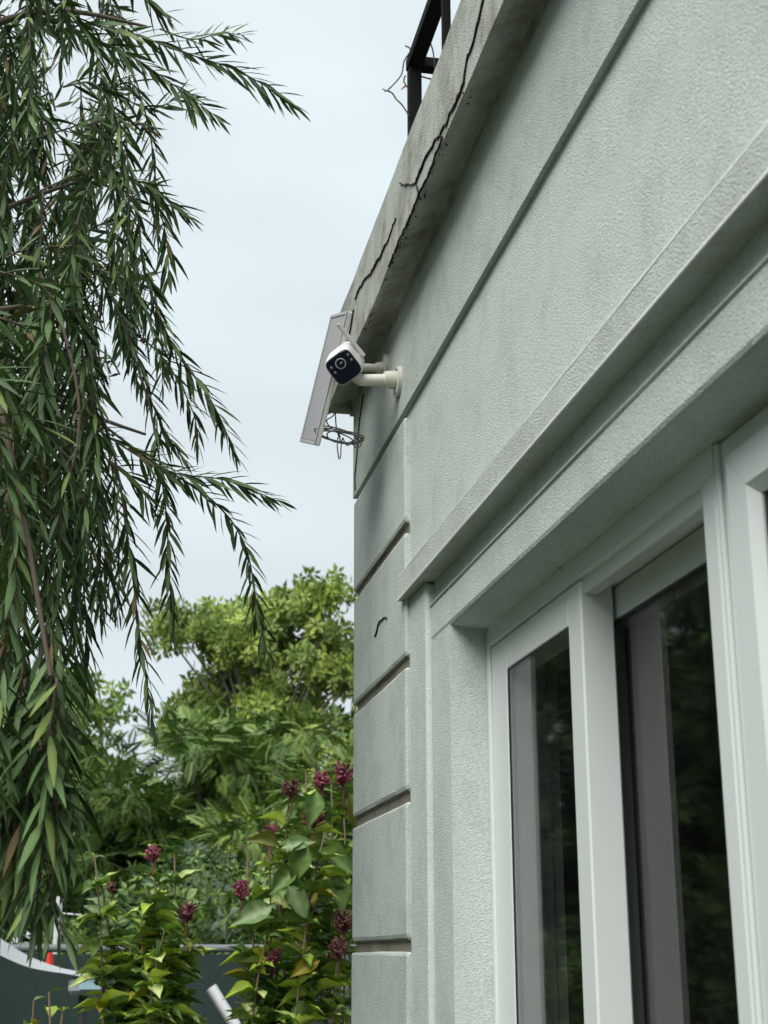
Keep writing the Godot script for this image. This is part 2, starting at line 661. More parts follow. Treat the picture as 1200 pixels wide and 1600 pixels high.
func quoin_block(st: SurfaceTool, h0: float, h1: float, s0: float, s1: float) -> void:
	# rounded arrises; lower edge cut back further than the upper one
	var r = 0.0055
	var front = []
	var prof = [Vector2(0.5345, h0), Vector2(0.5300, h0), Vector2(0.5258, h0 + 0.004), Vector2(0.5238, h0 + 0.010), Vector2(0.5232, h1 - r), Vector2(0.5246, h1 - 0.0016), Vector2(0.5285, h1), Vector2(0.60, h1), Vector2(0.60, h0)]
	var n = 16
	var rows = []
	for k in n + 1:
		var s = lerpf(s0, s1, float(k) / n)
		if k == 1:
			s = s0 + r
		if k == n - 1:
			s = s1 - r
		var ins = 0.0035 if k == 0 or k == n else 0.0
		var row = []
		for i in prof.size():
			var q: Vector2 = prof[i]
			var j = Vector2(wob.get_noise_3d(s * 70, i * 20.0, h0 * 300), wob.get_noise_3d(s * 70, i * 20.0 + 200, h0 * 300)) * 0.0022
			if i >= 1 and i <= 6:
				q += Vector2(ins + absf(j.x) * 0.5, j.y + (ins if i < 4 else -ins) * 0.6)
			row.append(P(q.x, q.y, s))
		rows.append(row)
	for k in n:
		for i in prof.size():
			var jn = (i + 1) % prof.size()
			var d: Vector2 = (prof[jn] as Vector2) - prof[i]
			face(st, [rows[k][i], rows[k][jn], rows[k + 1][jn], rows[k + 1][i]], Vector3(-d.y, d.x, 0))
	for e in [[0, Vector3.BACK], [n, Vector3.FORWARD]]:
		face(st, rows[e[0]], e[1])

func bar(parent: Node3D, called: String, m: Material, x0: float, x1: float, h0: float, h1: float, s0: float, s1: float, r := 0.0025) -> MeshInstance3D:
	var st = new_st()
	bevel_box(st, P(x0, h0, s0), P(x1, h1, s1), r)
	return part(parent, called, commit(st, m))

func window(b: Node3D) -> void:
	var pvc = mat(lin(0.68, 0.735, 0.715), 0.42)
	var fine = noise_img(0.3, 91, 256, 256, 2)
	pvc.heightmap_enabled = true
	pvc.heightmap_texture = ImageTexture.create_from_image(fine)
	pvc.heightmap_scale = 0.012
	pvc.uv1_triplanar = true
	pvc.uv1_world_triplanar = true
	pvc.uv1_scale = Vector3.ONE * 3.0
	var gasket = mat(lin(0.01, 0.012, 0.014), 0.5)
	var glass = StandardMaterial3D.new()
	glass.albedo_color = Color(0.05, 0.06, 0.07, 0.25)
	glass.transparency = BaseMaterial3D.TRANSPARENCY_ALPHA
	glass.roughness = 0.035
	glass.metallic_specular = 0.42
	var w = Node3D.new()
	w.name = "window"
	b.add_child(w)
	var low = -0.72
	# outer frame
	bar(w, "frame_jamb", pvc, 0.602, 0.70, low, 0.5065, 2.188, 2.2035)
	var st = new_st()
	prism(st, [Vector2(0.6025, 0.5068), Vector2(0.6025, 0.478), Vector2(0.6115, 0.476), Vector2(0.6120, 0.4570), Vector2(0.6135, 0.4555), Vector2(0.630, 0.4555), Vector2(0.630, 0.470), Vector2(0.70, 0.470), Vector2(0.70, 0.5068)], 1.30, 2.188)
	part(w, "frame_head", commit(st, pvc))
	bar(w, "frame_head", pvc, 0.608, 0.70, 0.452, 0.5067, 0.5, 1.2998)
	bar(w, "frame_sill", pvc, 0.595, 0.70, low - 0.05, low, 0.3, 2.2)
	# first sash, outer track
	var a = Node3D.new()
	bar(w, "sash_stile", pvc, 0.606, 0.6525, low, 0.4745, 2.100, 2.186)
	bar(w, "sash_stile", pvc, 0.606, 0.6525, low, 0.4745, 1.742, 1.796)
	bar(w, "sash_rail", pvc, 0.6063, 0.6110, 0.4230, 0.4743, 1.797, 2.0995, 0.0015)
	bar(w, "sash_rail", pvc, 0.6105, 0.6520, 0.4230, 0.4450, 1.797, 2.0995, 0.0015)
	bar(w, "sash_rail", pvc, 0.6063, 0.6520, low, low + 0.06, 1.797, 2.0995)
	bar(w, "pane", glass, 0.6085, 0.6125, low + 0.055, 0.428, 1.790, 2.105, 0.0008)
	for g in [[0.6068, 0.6083, low + 0.06, 0.4228, 2.0955, 2.0998], [0.6068, 0.6083, 0.4200, 0.4229, 1.7975, 2.095]]:
		bar(w, "gasket", gasket, g[0], g[1], g[2], g[3], g[4], g[5], 0.0008)
	# second sash, inner track
	bar(w, "sash_stile", pvc, 0.6560, 0.695, low, 0.4690, 1.815, 1.880)
	bar(w, "sash_stile", pvc, 0.6560, 0.695, low, 0.4690, 1.375, 1.445)
	bar(w, "sash_rail", pvc, 0.6563, 0.695, 0.4245, 0.4688, 1.446, 1.814)
	bar(w, "sash_rail", pvc, 0.6563, 0.695, low, low + 0.06, 1.446, 1.814)
	bar(w, "pane", glass, 0.6615, 0.6655, low + 0.055, 0.430, 1.442, 1.82, 0.0008)
	bar(w, "gasket", gasket, 0.6568, 0.6612, 0.4205, 0.4244, 1.447, 1.813, 0.0008)
	# mullion and the third, outward light
	bar(w, "mullion", pvc, 0.6055, 0.70, low, 0.5062, 1.3062, 1.3400)
	bar(w, "mullion", pvc, 0.6085, 0.70, low, 0.5060, 1.2800, 1.3060, 0.001)
	bar(w, "mullion", pvc, 0.6030, 0.6083, low, 0.5058, 1.2900, 1.2985, 0.0015)
	mitred_sash(w, pvc, 0.5960, 0.650, low, 0.480, 0.52, 1.2600)
	bar(w, "pane", glass, 0.6150, 0.6195, low + 0.04, 0.44, 0.56, 1.215, 0.0008)
	for g in [[0.6080, 0.6140, low + 0.05, 0.424, 1.1990, 1.2035]]:
		bar(w, "gasket", gasket, g[0], g[1], g[2], g[3], g[4], g[5], 0.0008)
	# chips where the head meets the soffit
	st = new_st()
	for k in 7:
		blob(st, P(0.597 + rng.randf() * 0.004, 0.5075, 1.80 + rng.randf() * 0.035), rng.randf_range(0.001, 0.0022))
	part(w, "chip", commit(st, gasket)).set_meta("kind", "stuff")
	a.free()

func mitred_sash(w: Node3D, m: Material, x0: float, x1: float, h0: float, h1: float, s0: float, s1: float) -> void:
	var d = 0.056
	var bev = 0.012
	var g = 0.0006
	# each member: outer edge, inner edge of the flat, inner edge of the bead (set back)
	var rings = []
	for r in [[0.0, x0 + 0.003], [0.003, x0], [d - bev, x0], [d, x0 + 0.010], [d, x1], [0.0, x1]]:
		var o: float = r[0]
		rings.append([P(r[1], h0 + o, s0 + o), P(r[1], h0 + o, s1 - o), P(r[1], h1 - o, s1 - o), P(r[1], h1 - o, s0 + o)])
	var c = P((x0 + x1) / 2, (h0 + h1) / 2, (s0 + s1) / 2)
	for k in 4:
		var j = (k + 1) % 4
		var st = new_st()
		var dir: Vector3 = ((rings[0][j] as Vector3) - rings[0][k]).normalized() * g
		for i in 6:
			var n = (i + 1) % 6
			var q = [rings[i][k] + dir, rings[i][j] - dir, rings[n][j] - dir, rings[n][k] + dir]
			var out = Vector3.LEFT
			var mid: Vector3 = (rings[0][k] + rings[0][j]) / 2.0 - c
			mid.x = 0
			if i == 3:
				out = -mid
			elif i == 4:
				out = Vector3.RIGHT
			elif i == 5:
				out = mid
			face(st, q, out)
		for e in [[k, 1.0, -1.0], [j, -1.0, 1.0]]:
			var q = []
			for i in 6:
				q.append((rings[i][e[0]] as Vector3) + dir * e[1])
			face(st, q, dir * e[2])
		part(w, "sash_rail" if k % 2 else "sash_stile", commit(st, m))

# ---------------------------------------------------------------- roof railing
func railing() -> void:
	var iron = mat(lin(0.004, 0.004, 0.0045), 0.8)
	iron.metallic_specular = 0.25
	var r = thing("roof_railing", P(0.655, 1.386, 2.95), "dark metal box section railing on the roof edge of the sage house", "railing")
	var w = 0.0155
	bar(r, "post", iron, 0.655 - w, 0.655 + w, 1.34, 2.085, 2.95 - w, 2.95 + w)
	for s in [2.08, 1.20, 0.32]:
		bar(r, "post", iron, 0.655 - w, 0.655 + w, 1.34, 2.085, s - w, s + w)
	bar(r, "top_rail", iron, 0.655 - w - 0.003, 0.655 + w + 0.003, 2.0855, 2.117, -3.0, 2.95 + w)
	bar(r, "top_rail", iron, 0.655 + w + 0.0035, 3.9, 2.086, 2.1165, 2.95 - w, 2.95 + w)
	bar(r, "lower_rail", iron, 0.655 + w + 0.001, 3.9, 1.46, 1.485, 2.95 - 0.010, 2.95 + 0.010)
	bar(r, "lower_rail", iron, 0.655 - 0.010, 0.655 + 0.010, 1.46, 1.485, -3.0, 2.95 - w - 0.001)
	for x in [0.735, 0.86, 1.00, 1.14, 1.28, 1.6, 2.0]:
		bar(r, "baluster", iron, x - 0.011, x + 0.011, 1.4855, 2.0855, 2.95 - 0.009, 2.95 + 0.009, 0.001)
	for s in [2.62, 2.35, 1.8, 1.5]:
		bar(r, "baluster", iron, 0.655 - 0.009, 0.655 + 0.009, 1.4855, 2.0855, s - 0.009, s + 0.009, 0.001)
	# tangled string of small lights round the corner post
	var wire = mat(lin(0.05, 0.045, 0.04), 0.6)
	var t = thing("light_string", P(0.655, 2.05, 2.95), "tangled thin wire with tiny unlit bulbs wound on the roof railing", "string lights")
	var st = new_st()
	var runs = [
		[P(0.628, 2.135, 2.93), P(0.641, 2.122, 2.925), P(0.624, 2.087, 2.925), P(0.620, 2.056, 2.93), P(0.605, 2.03, 2.93), P(0.583, 2.002, 2.93)],
		[P(0.583, 2.002, 2.93), P(0.596, 1.996, 2.93), P(0.604, 1.982, 2.93), P(0.620, 1.966, 2.93), P(0.639, 1.940, 2.935)],
		[P(0.576, 2.000, 2.93), P(0.583, 2.002, 2.93), P(0.590, 2.012, 2.93)],
		[P(0.628, 2.05, 2.93), P(0.624, 2.035, 2.93), P(0.632, 2.018, 2.93)],
		[P(0.668, 2.150, 2.90), P(0.682, 2.135, 2.90), P(0.694, 2.111, 2.91), P(0.700, 2.070, 2.92), P(0.715, 2.03, 2.92)],
		[P(0.640, 2.128, 2.62), P(0.665, 2.122, 2.62), P(0.690, 2.115, 2.62), P(0.675, 2.095, 2.62), P(0.650, 2.085, 2.62)],
		[P(0.69, 2.115, 2.62), P(0.70, 2.15, 2.60), P(0.705, 2.2, 2.58)],
		[P(0.67, 2.06, 2.94), P(0.70, 2.05, 2.93), P(0.725, 2.07, 2.93), P(0.74, 2.03, 2.94)],
		[P(0.63, 2.13, 2.3), P(0.66, 2.15, 2.5), P(0.68, 2.13, 2.62)]]
	for q in runs:
		tube(st, smooth_path(q, 14), 0.0021, 0.0017, 5)
	part(t, "wire", commit(st, wire))
	var tints = [lin(0.10, 0.42, 0.40), lin(0.55, 0.28, 0.22), lin(0.6, 0.6, 0.6), lin(0.5, 0.25, 0.3)]
	var spots = [P(0.643, 2.128, 2.615), P(0.662, 2.120, 2.62), P(0.688, 2.114, 2.62), P(0.70, 2.052, 2.925), P(0.722, 2.06, 2.93), P(0.628, 2.022, 2.93), P(0.581, 2.002, 2.93), P(0.712, 2.04, 2.925)]
	for i in spots.size():
		st = new_st()
		var d = Vector3(rng.randf_range(-1, 1), rng.randf_range(-1, 0.2), rng.randf_range(-1, 1)).normalized() * 0.014
		tube(st, [spots[i], spots[i] + d * 0.3, spots[i] + d * 0.8, spots[i] + d], 0.0032, 0.0012, 6)
		part(t, "bulb", commit(st, mat(tints[i % 4], 0.3)))

# ---------------------------------------------------------------- security camera
func security_camera() -> void:
	var white = mat(lin(0.66, 0.66, 0.66), 0.38)
	var cream = mat(lin(0.62, 0.605, 0.53), 0.5)
	var o = thing("security_camera", P(0.5235, 1.0646, 2.5128), "white bullet security camera with dark glossy face on the house corner", "security camera")
	var c = Vector3(0.4087, 1.0746 + EYE, -2.485)
	var fz = Vector3(-0.1979, -0.5598, 0.8046).normalized()
	var ex = Vector3(0.7109, 0.4832, 0.511)
	ex = (ex - fz * ex.dot(fz)).normalized()
	var ey = fz.cross(ex)
	var T = Transform3D(Basis(ex, ey, fz), c)
	var st = new_st()
	loft_square(st, [[-0.0035, 0.0262], [-0.0010, 0.0286], [-0.004, 0.0296], [-0.030, 0.0300], [-0.082, 0.0296], [-0.092, 0.0270], [-0.095, 0.022]], 5.0, false, true)
	piece(o, "housing", commit(st, white), T)
	st = new_st()
	loft_square(st, [[-0.003, 0.0255], [0.0004, 0.0272], [0.0012, 0.0265]], 5.0, false, true)
	piece(o, "face_plate", commit(st, mat(lin(0.004, 0.008, 0.026), 0.18)), T)
	# lens ring and lens
	var ring = TorusMesh.new()
	ring.inner_radius = 0.0082
	ring.outer_radius = 0.0108
	ring.material = mat(lin(0.35, 0.36, 0.38), 0.35)
	piece(o, "lens_ring", ring, T * Transform3D(Basis(Vector3.RIGHT, PI / 2), Vector3(0, 0.0092, 0.0012)))
	var ln = SphereMesh.new()
	ln.radius = 0.008
	ln.height = 0.008
	ln.material = mat(lin(0.01, 0.011, 0.015), 0.05)
	piece(o, "lens", ln, T * Transform3D(Basis(), Vector3(0, 0.0092, -0.001)))
	for q in [Vector2(0.0215, 0.0142), Vector2(0.0210, 0.0030), Vector2(-0.0195, 0.0132), Vector2(-0.0193, 0.0012)]:
		var led = SphereMesh.new()
		led.radius = 0.0030
		led.height = 0.003
		led.material = mat(lin(0.16, 0.15, 0.14), 0.2)
		piece(o, "infrared_led", led, T * Transform3D(Basis(Vector3.RIGHT, PI / 2), Vector3(q.x, q.y, 0.0012)))
	# aerial hinged on the side
	st = new_st()
	tube(st, [Vector3(0.0345, -0.012, -0.060), Vector3(0.0345, 0.008, -0.058), Vector3(0.0345, 0.012, -0.058), Vector3(0.0345, 0.066, -0.052), Vector3(0.0345, 0.068, -0.052)], 0.0052, 0.0042, 10)
	tube(st, [Vector3(0.028, -0.004, -0.060), Vector3(0.036, -0.004, -0.060)], 0.006, 0.006, 10)
	piece(o, "aerial", commit(st, white), T)
	# arm, collar and wall plate
	var f = P(0.5235, 1.0646, 2.5128)
	var back = T * Vector3(0, -0.006, -0.060)
	st = new_st()
	tube(st, [f + Vector3(0.001, 0, 0), f + Vector3(-0.006, 0, 0), f + Vector3(-0.0075, 0, 0)], 0.031, 0.0295, 28)
	part(o, "wall_plate", commit(st, cream))
	st = new_st()
	tube(st, [f + Vector3(-0.007, 0.004, 0), f + Vector3(-0.030, 0.003, 0)], 0.0185, 0.0165, 18)
	part(o, "collar", commit(st, cream))
	st = new_st()
	tube(st, [f + Vector3(-0.029, 0.002, 0), f + Vector3(-0.072, -0.002, 0), f + Vector3(-0.080, -0.001, 0)], 0.0118, 0.0115, 16)
	tube(st, smooth_path([f + Vector3(-0.076, -0.002, 0), f + Vector3(-0.088, 0.006, 0.0), back], 8), 0.0112, 0.010, 14)
	part(o, "arm", commit(st, cream))
	st = new_st()
	for q in [[0.0, -0.024], [0.012, 0.020], [-0.012, 0.021]]:
		tube(st, [f + Vector3(-0.006, q[1], q[0]), f + Vector3(-0.0095, q[1], q[0])], 0.0034, 0.003, 8)
	part(o, "screw", commit(st, mat(lin(0.12, 0.09, 0.06), 0.5, 0.4)))

# ---------------------------------------------------------------- solar panel with its cable
func solar_panel() -> void:
	var white = mat(lin(0.60, 0.60, 0.585), 0.45)
	var cream = mat(lin(0.62, 0.605, 0.53), 0.5)
	var k = 1.07
	var A = Vector3(0.387, 1.1884, -2.5) * k + Vector3(0, EYE, 0)
	var B = Vector3(0.3944, 1.1304, -2.353) * k + Vector3(0, EYE, 0)
	var D = Vector3(0.3424, 0.9549, -2.59) * k + Vector3(0, EYE, 0)
	var vy = (A - D).normalized()
	var vx = (B - A)
	vx = (vx - vy * vx.dot(vy)).normalized()
	var vz = vx.cross(vy)          # outward face: towards -x
	var H = A.distance_to(D)
	var W = A.distance_to(B)
	if vz.x > 0.0:
		vx = -vx
		vz = -vz
	var T = Transform3D(Basis(vx, vy, vz), (B + D) / 2.0 - vz * 0.004)
	var o = thing("solar_panel", P(0.5235, 1.1522, 2.641), "small tilted solar panel with white frame mounted behind the security camera", "solar panel")
	var st = new_st()
	bevel_box(st, Vector3(-W / 2, -H / 2, -0.006), Vector3(W / 2, H / 2, 0.0035), 0.0018)
	piece(o, "backing", commit(st, white), T)
	st = new_st()
	for q in [[-W / 2, -W / 2 + 0.007, -H / 2, H / 2], [W / 2 - 0.007, W / 2, -H / 2, H / 2], [-W / 2 + 0.0075, W / 2 - 0.0075, -H / 2, -H / 2 + 0.007], [-W / 2 + 0.0075, W / 2 - 0.0075, H / 2 - 0.007, H / 2]]:
		bevel_box(st, Vector3(q[0], q[2], 0.0036), Vector3(q[1], q[3], 0.0065), 0.0008)
	piece(o, "rim", commit(st, mat(lin(0.36, 0.35, 0.36), 0.45)), T)
	st = new_st()
	bevel_box(st, Vector3(-W / 2 + 0.008, -H / 2 + 0.008, 0.0037), Vector3(W / 2 - 0.008, H / 2 - 0.008, 0.0052), 0.0005)
	piece(o, "cell_sheet", commit(st, mat(lin(0.30, 0.29, 0.30), 0.42)), T)
	# bracket
	var f = P(0.5235, 1.1522, 2.641)
	var back = T * Vector3(0, 0, -0.010)
	st = new_st()
	tube(st, [f + Vector3(0.001, 0, 0), f + Vector3(-0.007, 0, 0)], 0.026, 0.025, 24)
	part(o, "wall_plate", commit(st, cream))
	st = new_st()
	tube(st, [f + Vector3(-0.007, -0.004, 0), f + Vector3(-0.022, -0.006, 0)], 0.012, 0.011, 14)
	tube(st, smooth_path([f + Vector3(-0.020, -0.006, 0), f + Vector3(-0.060, -0.010, 0.0), back], 8), 0.0082, 0.0082, 12)
	tube(st, [back - vz * 0.004, back + vz * 0.001], 0.020, 0.021, 18)
	part(o, "bracket", commit(st, cream))
	# coiled cable
	var cab = mat(lin(0.15, 0.145, 0.135), 0.5)
	var w = thing("cable_coil", P(0.43, 0.98, 2.62), "loose bundle of thin grey cable dangling below the solar panel", "cable")
	var cc = P(0.4228, 0.9855, 2.62)
	var px = 0.00118
	st = new_st()
	var loops = [[-2.0, 0.0, 40.0, 7.5, 0.16], [-4.0, -2.0, 34.0, 9.0, 0.22], [3.0, 3.0, 38.0, 6.0, 0.10], [10.0, 4.0, 31.0, 9.0, 0.05], [-6.0, 1.0, 30.0, 5.0, 0.26]]
	for L in loops:
		var pts = []
		var ph = rng.randf() * TAU
		for i in 41:
			var a = TAU * i / 40.0 + ph
			var u = Vector2(cos(a) * L[2] * (1.0 + 0.05 * sin(3 * a)), sin(a) * L[3] * (1.0 + 0.12 * cos(2 * a)))
			u = u.rotated(-L[4])
			pts.append(cc + Vector3((L[0] + u.x) * px, (u.y - L[1]) * px, sin(a) * 0.010 + L[0] * 0.0004))
		tube(st, pts, 0.0015, 0.0015, 6)
	for q in [
		[[-8, 58], [-8, 44], [-10, 36], [-22, 24], [-14, 14], [-4, 6], [2, -4]],
		[[-7, 58], [-6, 30], [-4, 12], [0, 0], [4, -12]],
		[[-2, -4], [-3, -20], [0, -40], [2, -42], [3, -36], [4, -18], [6, -4]],
		[[6, -4], [12, -17], [20, -14], [24, -6]], [[20, -8], [30, -19], [38, -14], [34, -6]]]:
		var pts = []
		for p in q:
			pts.append(cc + Vector3(p[0] * px, p[1] * px, rng.randf_range(-0.004, 0.004)))
		tube(st, smooth_path(pts, 24), 0.0014, 0.0014, 6)
	part(w, "cable", commit(st, cab))

# ---------------------------------------------------------------- bottlebrush tree (overhanging, left)
var bb_x := []
var bb_c := []
var bb_node: Node3D
var bark: StandardMaterial3D
var caps := []

func spray(pts: Array, from: float, L: float, dense := 0.0068) -> void:
	var n = 26
	var path = smooth_path(pts, n)
	var len = 0.0
	for i in n:
		len += (path[i] as Vector3).distance_to(path[i + 1])
	var st = new_st()
	tube(st, path, 0.0016 + 0.0022 * len, 0.0009, 5)
	part(bb_node, "twig", commit(st, bark))
	var count = int(len * (1.0 - from) / dense)
	var ang = rng.randf() * TAU
	for i in count:
		var t = from + (1.0 - from) * (i + rng.randf() * 0.8) / count
		var f = t * n
		var k = mini(int(f), n - 1)
		var p: Vector3 = (path[k] as Vector3).lerp(path[k + 1], f - k)
		var tan = ((path[k + 1] as Vector3) - path[k]).normalized()
		var u = tan.cross(Vector3(0.21, 0.9, 0.38)).normalized()
		var v = tan.cross(u)
		ang += 2.39996 + rng.randf_range(-0.35, 0.35)
		var rad = u * cos(ang) + v * sin(ang)
		var open = lerpf(0.85, 0.50, t) + rng.randf_range(-0.18, 0.18)
		if t > 0.96:
			open *= 0.5
		var d = tan * cos(open) + rad * sin(open)
		d.y -= rng.randf_range(0.02, 0.24)
		var size = L * rng.randf_range(0.85, 1.3) * (1.0 if t < 0.85 else lerpf(1.0, 0.62, (t - 0.85) / 0.15))
		var up = (Vector3.UP * 0.5 + rad * 0.7 + Vector3(rng.randf_range(-0.5, 0.5), rng.randf_range(-0.3, 0.3), rng.randf_range(-0.5, 0.5)))
		bb_x.append(leaf_xf(p, d, up, size))
		var pick = rng.randf()
		bb_c.append(0 if pick < 0.42 else 1 if pick < 0.70 else 2 if pick < 0.86 else 3 if pick < 0.955 else 4)
	if from > 0.05:
		for i in rng.randi_range(0, 7):
			var t = rng.randf() * from
			caps.append(Transform3D(Basis().scaled(Vector3.ONE * rng.randf_range(0.8, 1.2)), path[int(t * n)] + Vector3(rng.randf_range(-0.004, 0.004), rng.randf_range(-0.004, 0.004), rng.randf_range(-0.004, 0.004))))

func bottlebrush() -> void:
	bark = mat(lin(0.11, 0.085, 0.065), 0.9)
	bb_node = thing("bottlebrush_tree", P(-1.0, -EYE, 2.9), "weeping tree with narrow dark green leaves hanging in front of the sky", "tree")
	var m = leaf_mat(0.55, Color(0.22, 0.32, 0.10))
	m.metallic_specular = 0.35
	var rows = [[0.0, 0.10], [0.12, 0.55], [0.35, 0.98], [0.6, 0.9], [0.85, 0.42], [1.0, 0.02]]
	var cols = [Color(0.060, 0.110, 0.038), Color(0.085, 0.148, 0.052), Color(0.042, 0.078, 0.031), Color(0.125, 0.175, 0.050), Color(0.13, 0.095, 0.040)]
	var variants = []
	for i in cols.size():
		var c: Color = cols[i]
		variants.append(blade(0.066, 0.35, 0.05 + 0.03 * (i % 3), rows, c, Color(c.r * 1.35, c.g * 1.3, c.b * 1.3), m))
	var plain = blade(0.066, 0.35, 0.08, rows, Color.WHITE, Color(1.3, 1.25, 1.25), m)
	# trunk and limbs
	var st = new_st()
	tube(st, smooth_path([P(-1.0, -EYE, 2.9), P(-0.97, -0.9, 2.88), P(-1.02, -0.2, 2.92), P(-0.95, 0.6, 2.9), P(-0.9, 1.4, 2.85), P(-0.8, 2.2, 2.8)], 24), 0.11, 0.04, 12)
	part(bb_node, "trunk", commit(st, bark))
	for q in [
		[P(-0.95, 0.6, 2.9), P(-0.7, 1.0, 2.8), P(-0.4, 1.15, 2.65), P(-0.2, 1.20, 2.60), P(-0.05, 1.19, 2.62)],
		[P(-0.9, 1.4, 2.85), P(-0.6, 1.7, 2.75), P(-0.25, 1.86, 2.60), P(0.0, 1.88, 2.62)],
		[P(-0.93, 1.0, 2.88), P(-0.6, 1.35, 2.9), P(-0.25, 1.50, 2.75), P(-0.08, 1.56, 2.70)],
		[P(-0.97, 0.3, 2.9), P(-0.7, 0.75, 2.6), P(-0.45, 1.0, 2.3), P(-0.26, 0.95, 2.05), P(-0.16, 0.7, 1.95), P(-0.075, 0.35, 1.9)],
		[P(-0.85, 1.8, 2.82), P(-0.5, 2.2, 2.8), P(-0.15, 2.3, 2.8), P(0.02, 2.2, 2.85)],
		[P(-0.95, 0.7, 2.9), P(-0.6, 1.1, 3.1), P(-0.25, 1.2, 3.1), P(0.05, 1.1, 3.0)]]:
		st = new_st()
		tube(st, smooth_path(q, 22), 0.009 if q.size() == 6 else 0.02, 0.003, 8)
		part(bb_node, "limb", commit(st, bark))
	spray([P(-0.242, 1.821, 2.550), P(-0.064, 1.851, 2.600), P(0.072, 1.850, 2.650), P(0.215, 1.847, 2.700), P(0.338, 1.810, 2.750)], 0.00, 0.068)
	spray([P(0.028, 1.864, 2.600), P(0.097, 1.871, 2.633), P(0.160, 1.919, 2.667), P(0.214, 1.945, 2.700)], 0.10, 0.050)
	spray([P(-0.220, 1.845, 2.600), P(-0.061, 1.805, 2.600), P(0.047, 1.742, 2.600), P(0.163, 1.660, 2.600)], 0.00, 0.062)
	spray([P(-0.296, 1.906, 2.500), P(-0.191, 1.830, 2.500), P(-0.110, 1.751, 2.500), P(-0.071, 1.623, 2.500)], 0.00, 0.070)
	spray([P(-0.116, 2.060, 2.600), P(-0.031, 2.001, 2.633), P(0.013, 1.967, 2.667), P(0.053, 1.967, 2.700)], 0.10, 0.060)
	spray([P(-0.226, 1.564, 2.600), P(-0.143, 1.635, 2.650), P(-0.068, 1.707, 2.700), P(0.026, 1.710, 2.750)], 0.20, 0.055)
	spray([P(-0.193, 1.452, 2.600), P(-0.085, 1.544, 2.650), P(0.007, 1.554, 2.700), P(0.123, 1.502, 2.750)], 0.10, 0.060)
	spray([P(-0.087, 1.581, 2.700), P(-0.003, 1.510, 2.720), P(0.024, 1.374, 2.740), P(0.092, 1.213, 2.760), P(0.177, 1.105, 2.780), P(0.239, 0.985, 2.800)], 0.10, 0.062)
	spray([P(-0.164, 1.041, 2.600), P(-0.051, 0.977, 2.650), P(0.089, 0.917, 2.700), P(0.208, 0.921, 2.750), P(0.336, 0.895, 2.800)], 0.20, 0.060)
	spray([P(-0.080, 1.034, 2.700), P(0.051, 0.955, 2.740), P(0.185, 0.888, 2.780), P(0.260, 0.808, 2.820), P(0.294, 0.684, 2.860), P(0.328, 0.575, 2.900)], 0.20, 0.055)
	spray([P(-0.016, 1.257, 2.750), P(0.053, 1.068, 2.763), P(0.093, 0.867, 2.775), P(0.106, 0.751, 2.787), P(0.121, 0.609, 2.800)], 0.35, 0.062)
	spray([P(-0.085, 1.122, 2.650), P(-0.011, 0.918, 2.663), P(0.030, 0.716, 2.675), P(0.060, 0.545, 2.688), P(0.094, 0.388, 2.700)], 0.35, 0.062)
	spray([P(-0.123, 1.030, 2.700), P(-0.069, 0.853, 2.717), P(-0.043, 0.728, 2.733), P(-0.017, 0.612, 2.750)], 0.40, 0.060)
	spray([P(-0.046, 1.327, 2.750), P(0.021, 1.181, 2.767), P(0.074, 1.049, 2.783), P(0.131, 0.975, 2.800)], 0.10, 0.060)
	spray([P(-0.160, 1.135, 2.300), P(-0.109, 1.022, 2.307), P(-0.078, 0.909, 2.314), P(-0.075, 0.819, 2.321), P(-0.095, 0.717, 2.329), P(-0.090, 0.598, 2.336), P(-0.085, 0.428, 2.343), P(-0.078, 0.377, 2.350)], 0.45, 0.060)
	spray([P(-0.066, 0.347, 1.900), P(-0.070, 0.269, 1.887), P(-0.070, 0.179, 1.875), P(-0.070, 0.084, 1.863), P(-0.070, 0.030, 1.850)], 0.00, 0.075)
	spray([P(-0.091, 0.338, 1.950), P(-0.110, 0.252, 1.950), P(-0.112, 0.160, 1.950), P(-0.101, 0.072, 1.950)], 0.00, 0.070)
	spray([P(-0.061, 0.330, 1.950), P(-0.047, 0.243, 1.933), P(-0.034, 0.167, 1.917), P(-0.041, 0.102, 1.900)], 0.00, 0.070)
	spray([P(-0.085, 0.271, 1.900), P(-0.053, 0.164, 1.883), P(-0.054, 0.069, 1.867), P(-0.031, 0.016, 1.850)], 0.15, 0.065)
	spray([P(-0.226, 0.791, 1.900), P(-0.173, 0.763, 1.917), P(-0.145, 0.734, 1.933), P(-0.104, 0.709, 1.950)], 0.10, 0.075)
	spray([P(-0.219, 0.715, 1.900), P(-0.170, 0.681, 1.900), P(-0.153, 0.626, 1.900), P(-0.144, 0.572, 1.900)], 0.10, 0.075)
	spray([P(-0.208, 0.669, 2.300), P(-0.170, 0.563, 2.300), P(-0.144, 0.480, 2.300), P(-0.123, 0.403, 2.300)], 0.00, 0.065)
	spray([P(-0.207, 0.506, 2.200), P(-0.167, 0.408, 2.200), P(-0.145, 0.312, 2.200), P(-0.135, 0.237, 2.200)], 0.00, 0.065)
	spray([P(-0.190, 0.909, 2.600), P(-0.146, 0.786, 2.600), P(-0.120, 0.664, 2.600), P(-0.117, 0.544, 2.600)], 0.10, 0.062)
	spray([P(-0.154, 1.569, 2.800), P(-0.076, 1.394, 2.800), P(-0.016, 1.280, 2.800), P(0.025, 1.137, 2.800)], 0.00, 0.060)
	spray([P(-0.252, 1.643, 2.500), P(-0.160, 1.546, 2.533), P(-0.085, 1.532, 2.567), P(-0.030, 1.470, 2.600)], 0.00, 0.060)
	spray([P(0.012, 1.275, 2.850), P(0.077, 1.228, 2.867), P(0.144, 1.121, 2.883), P(0.162, 1.040, 2.900)], 0.10, 0.058)
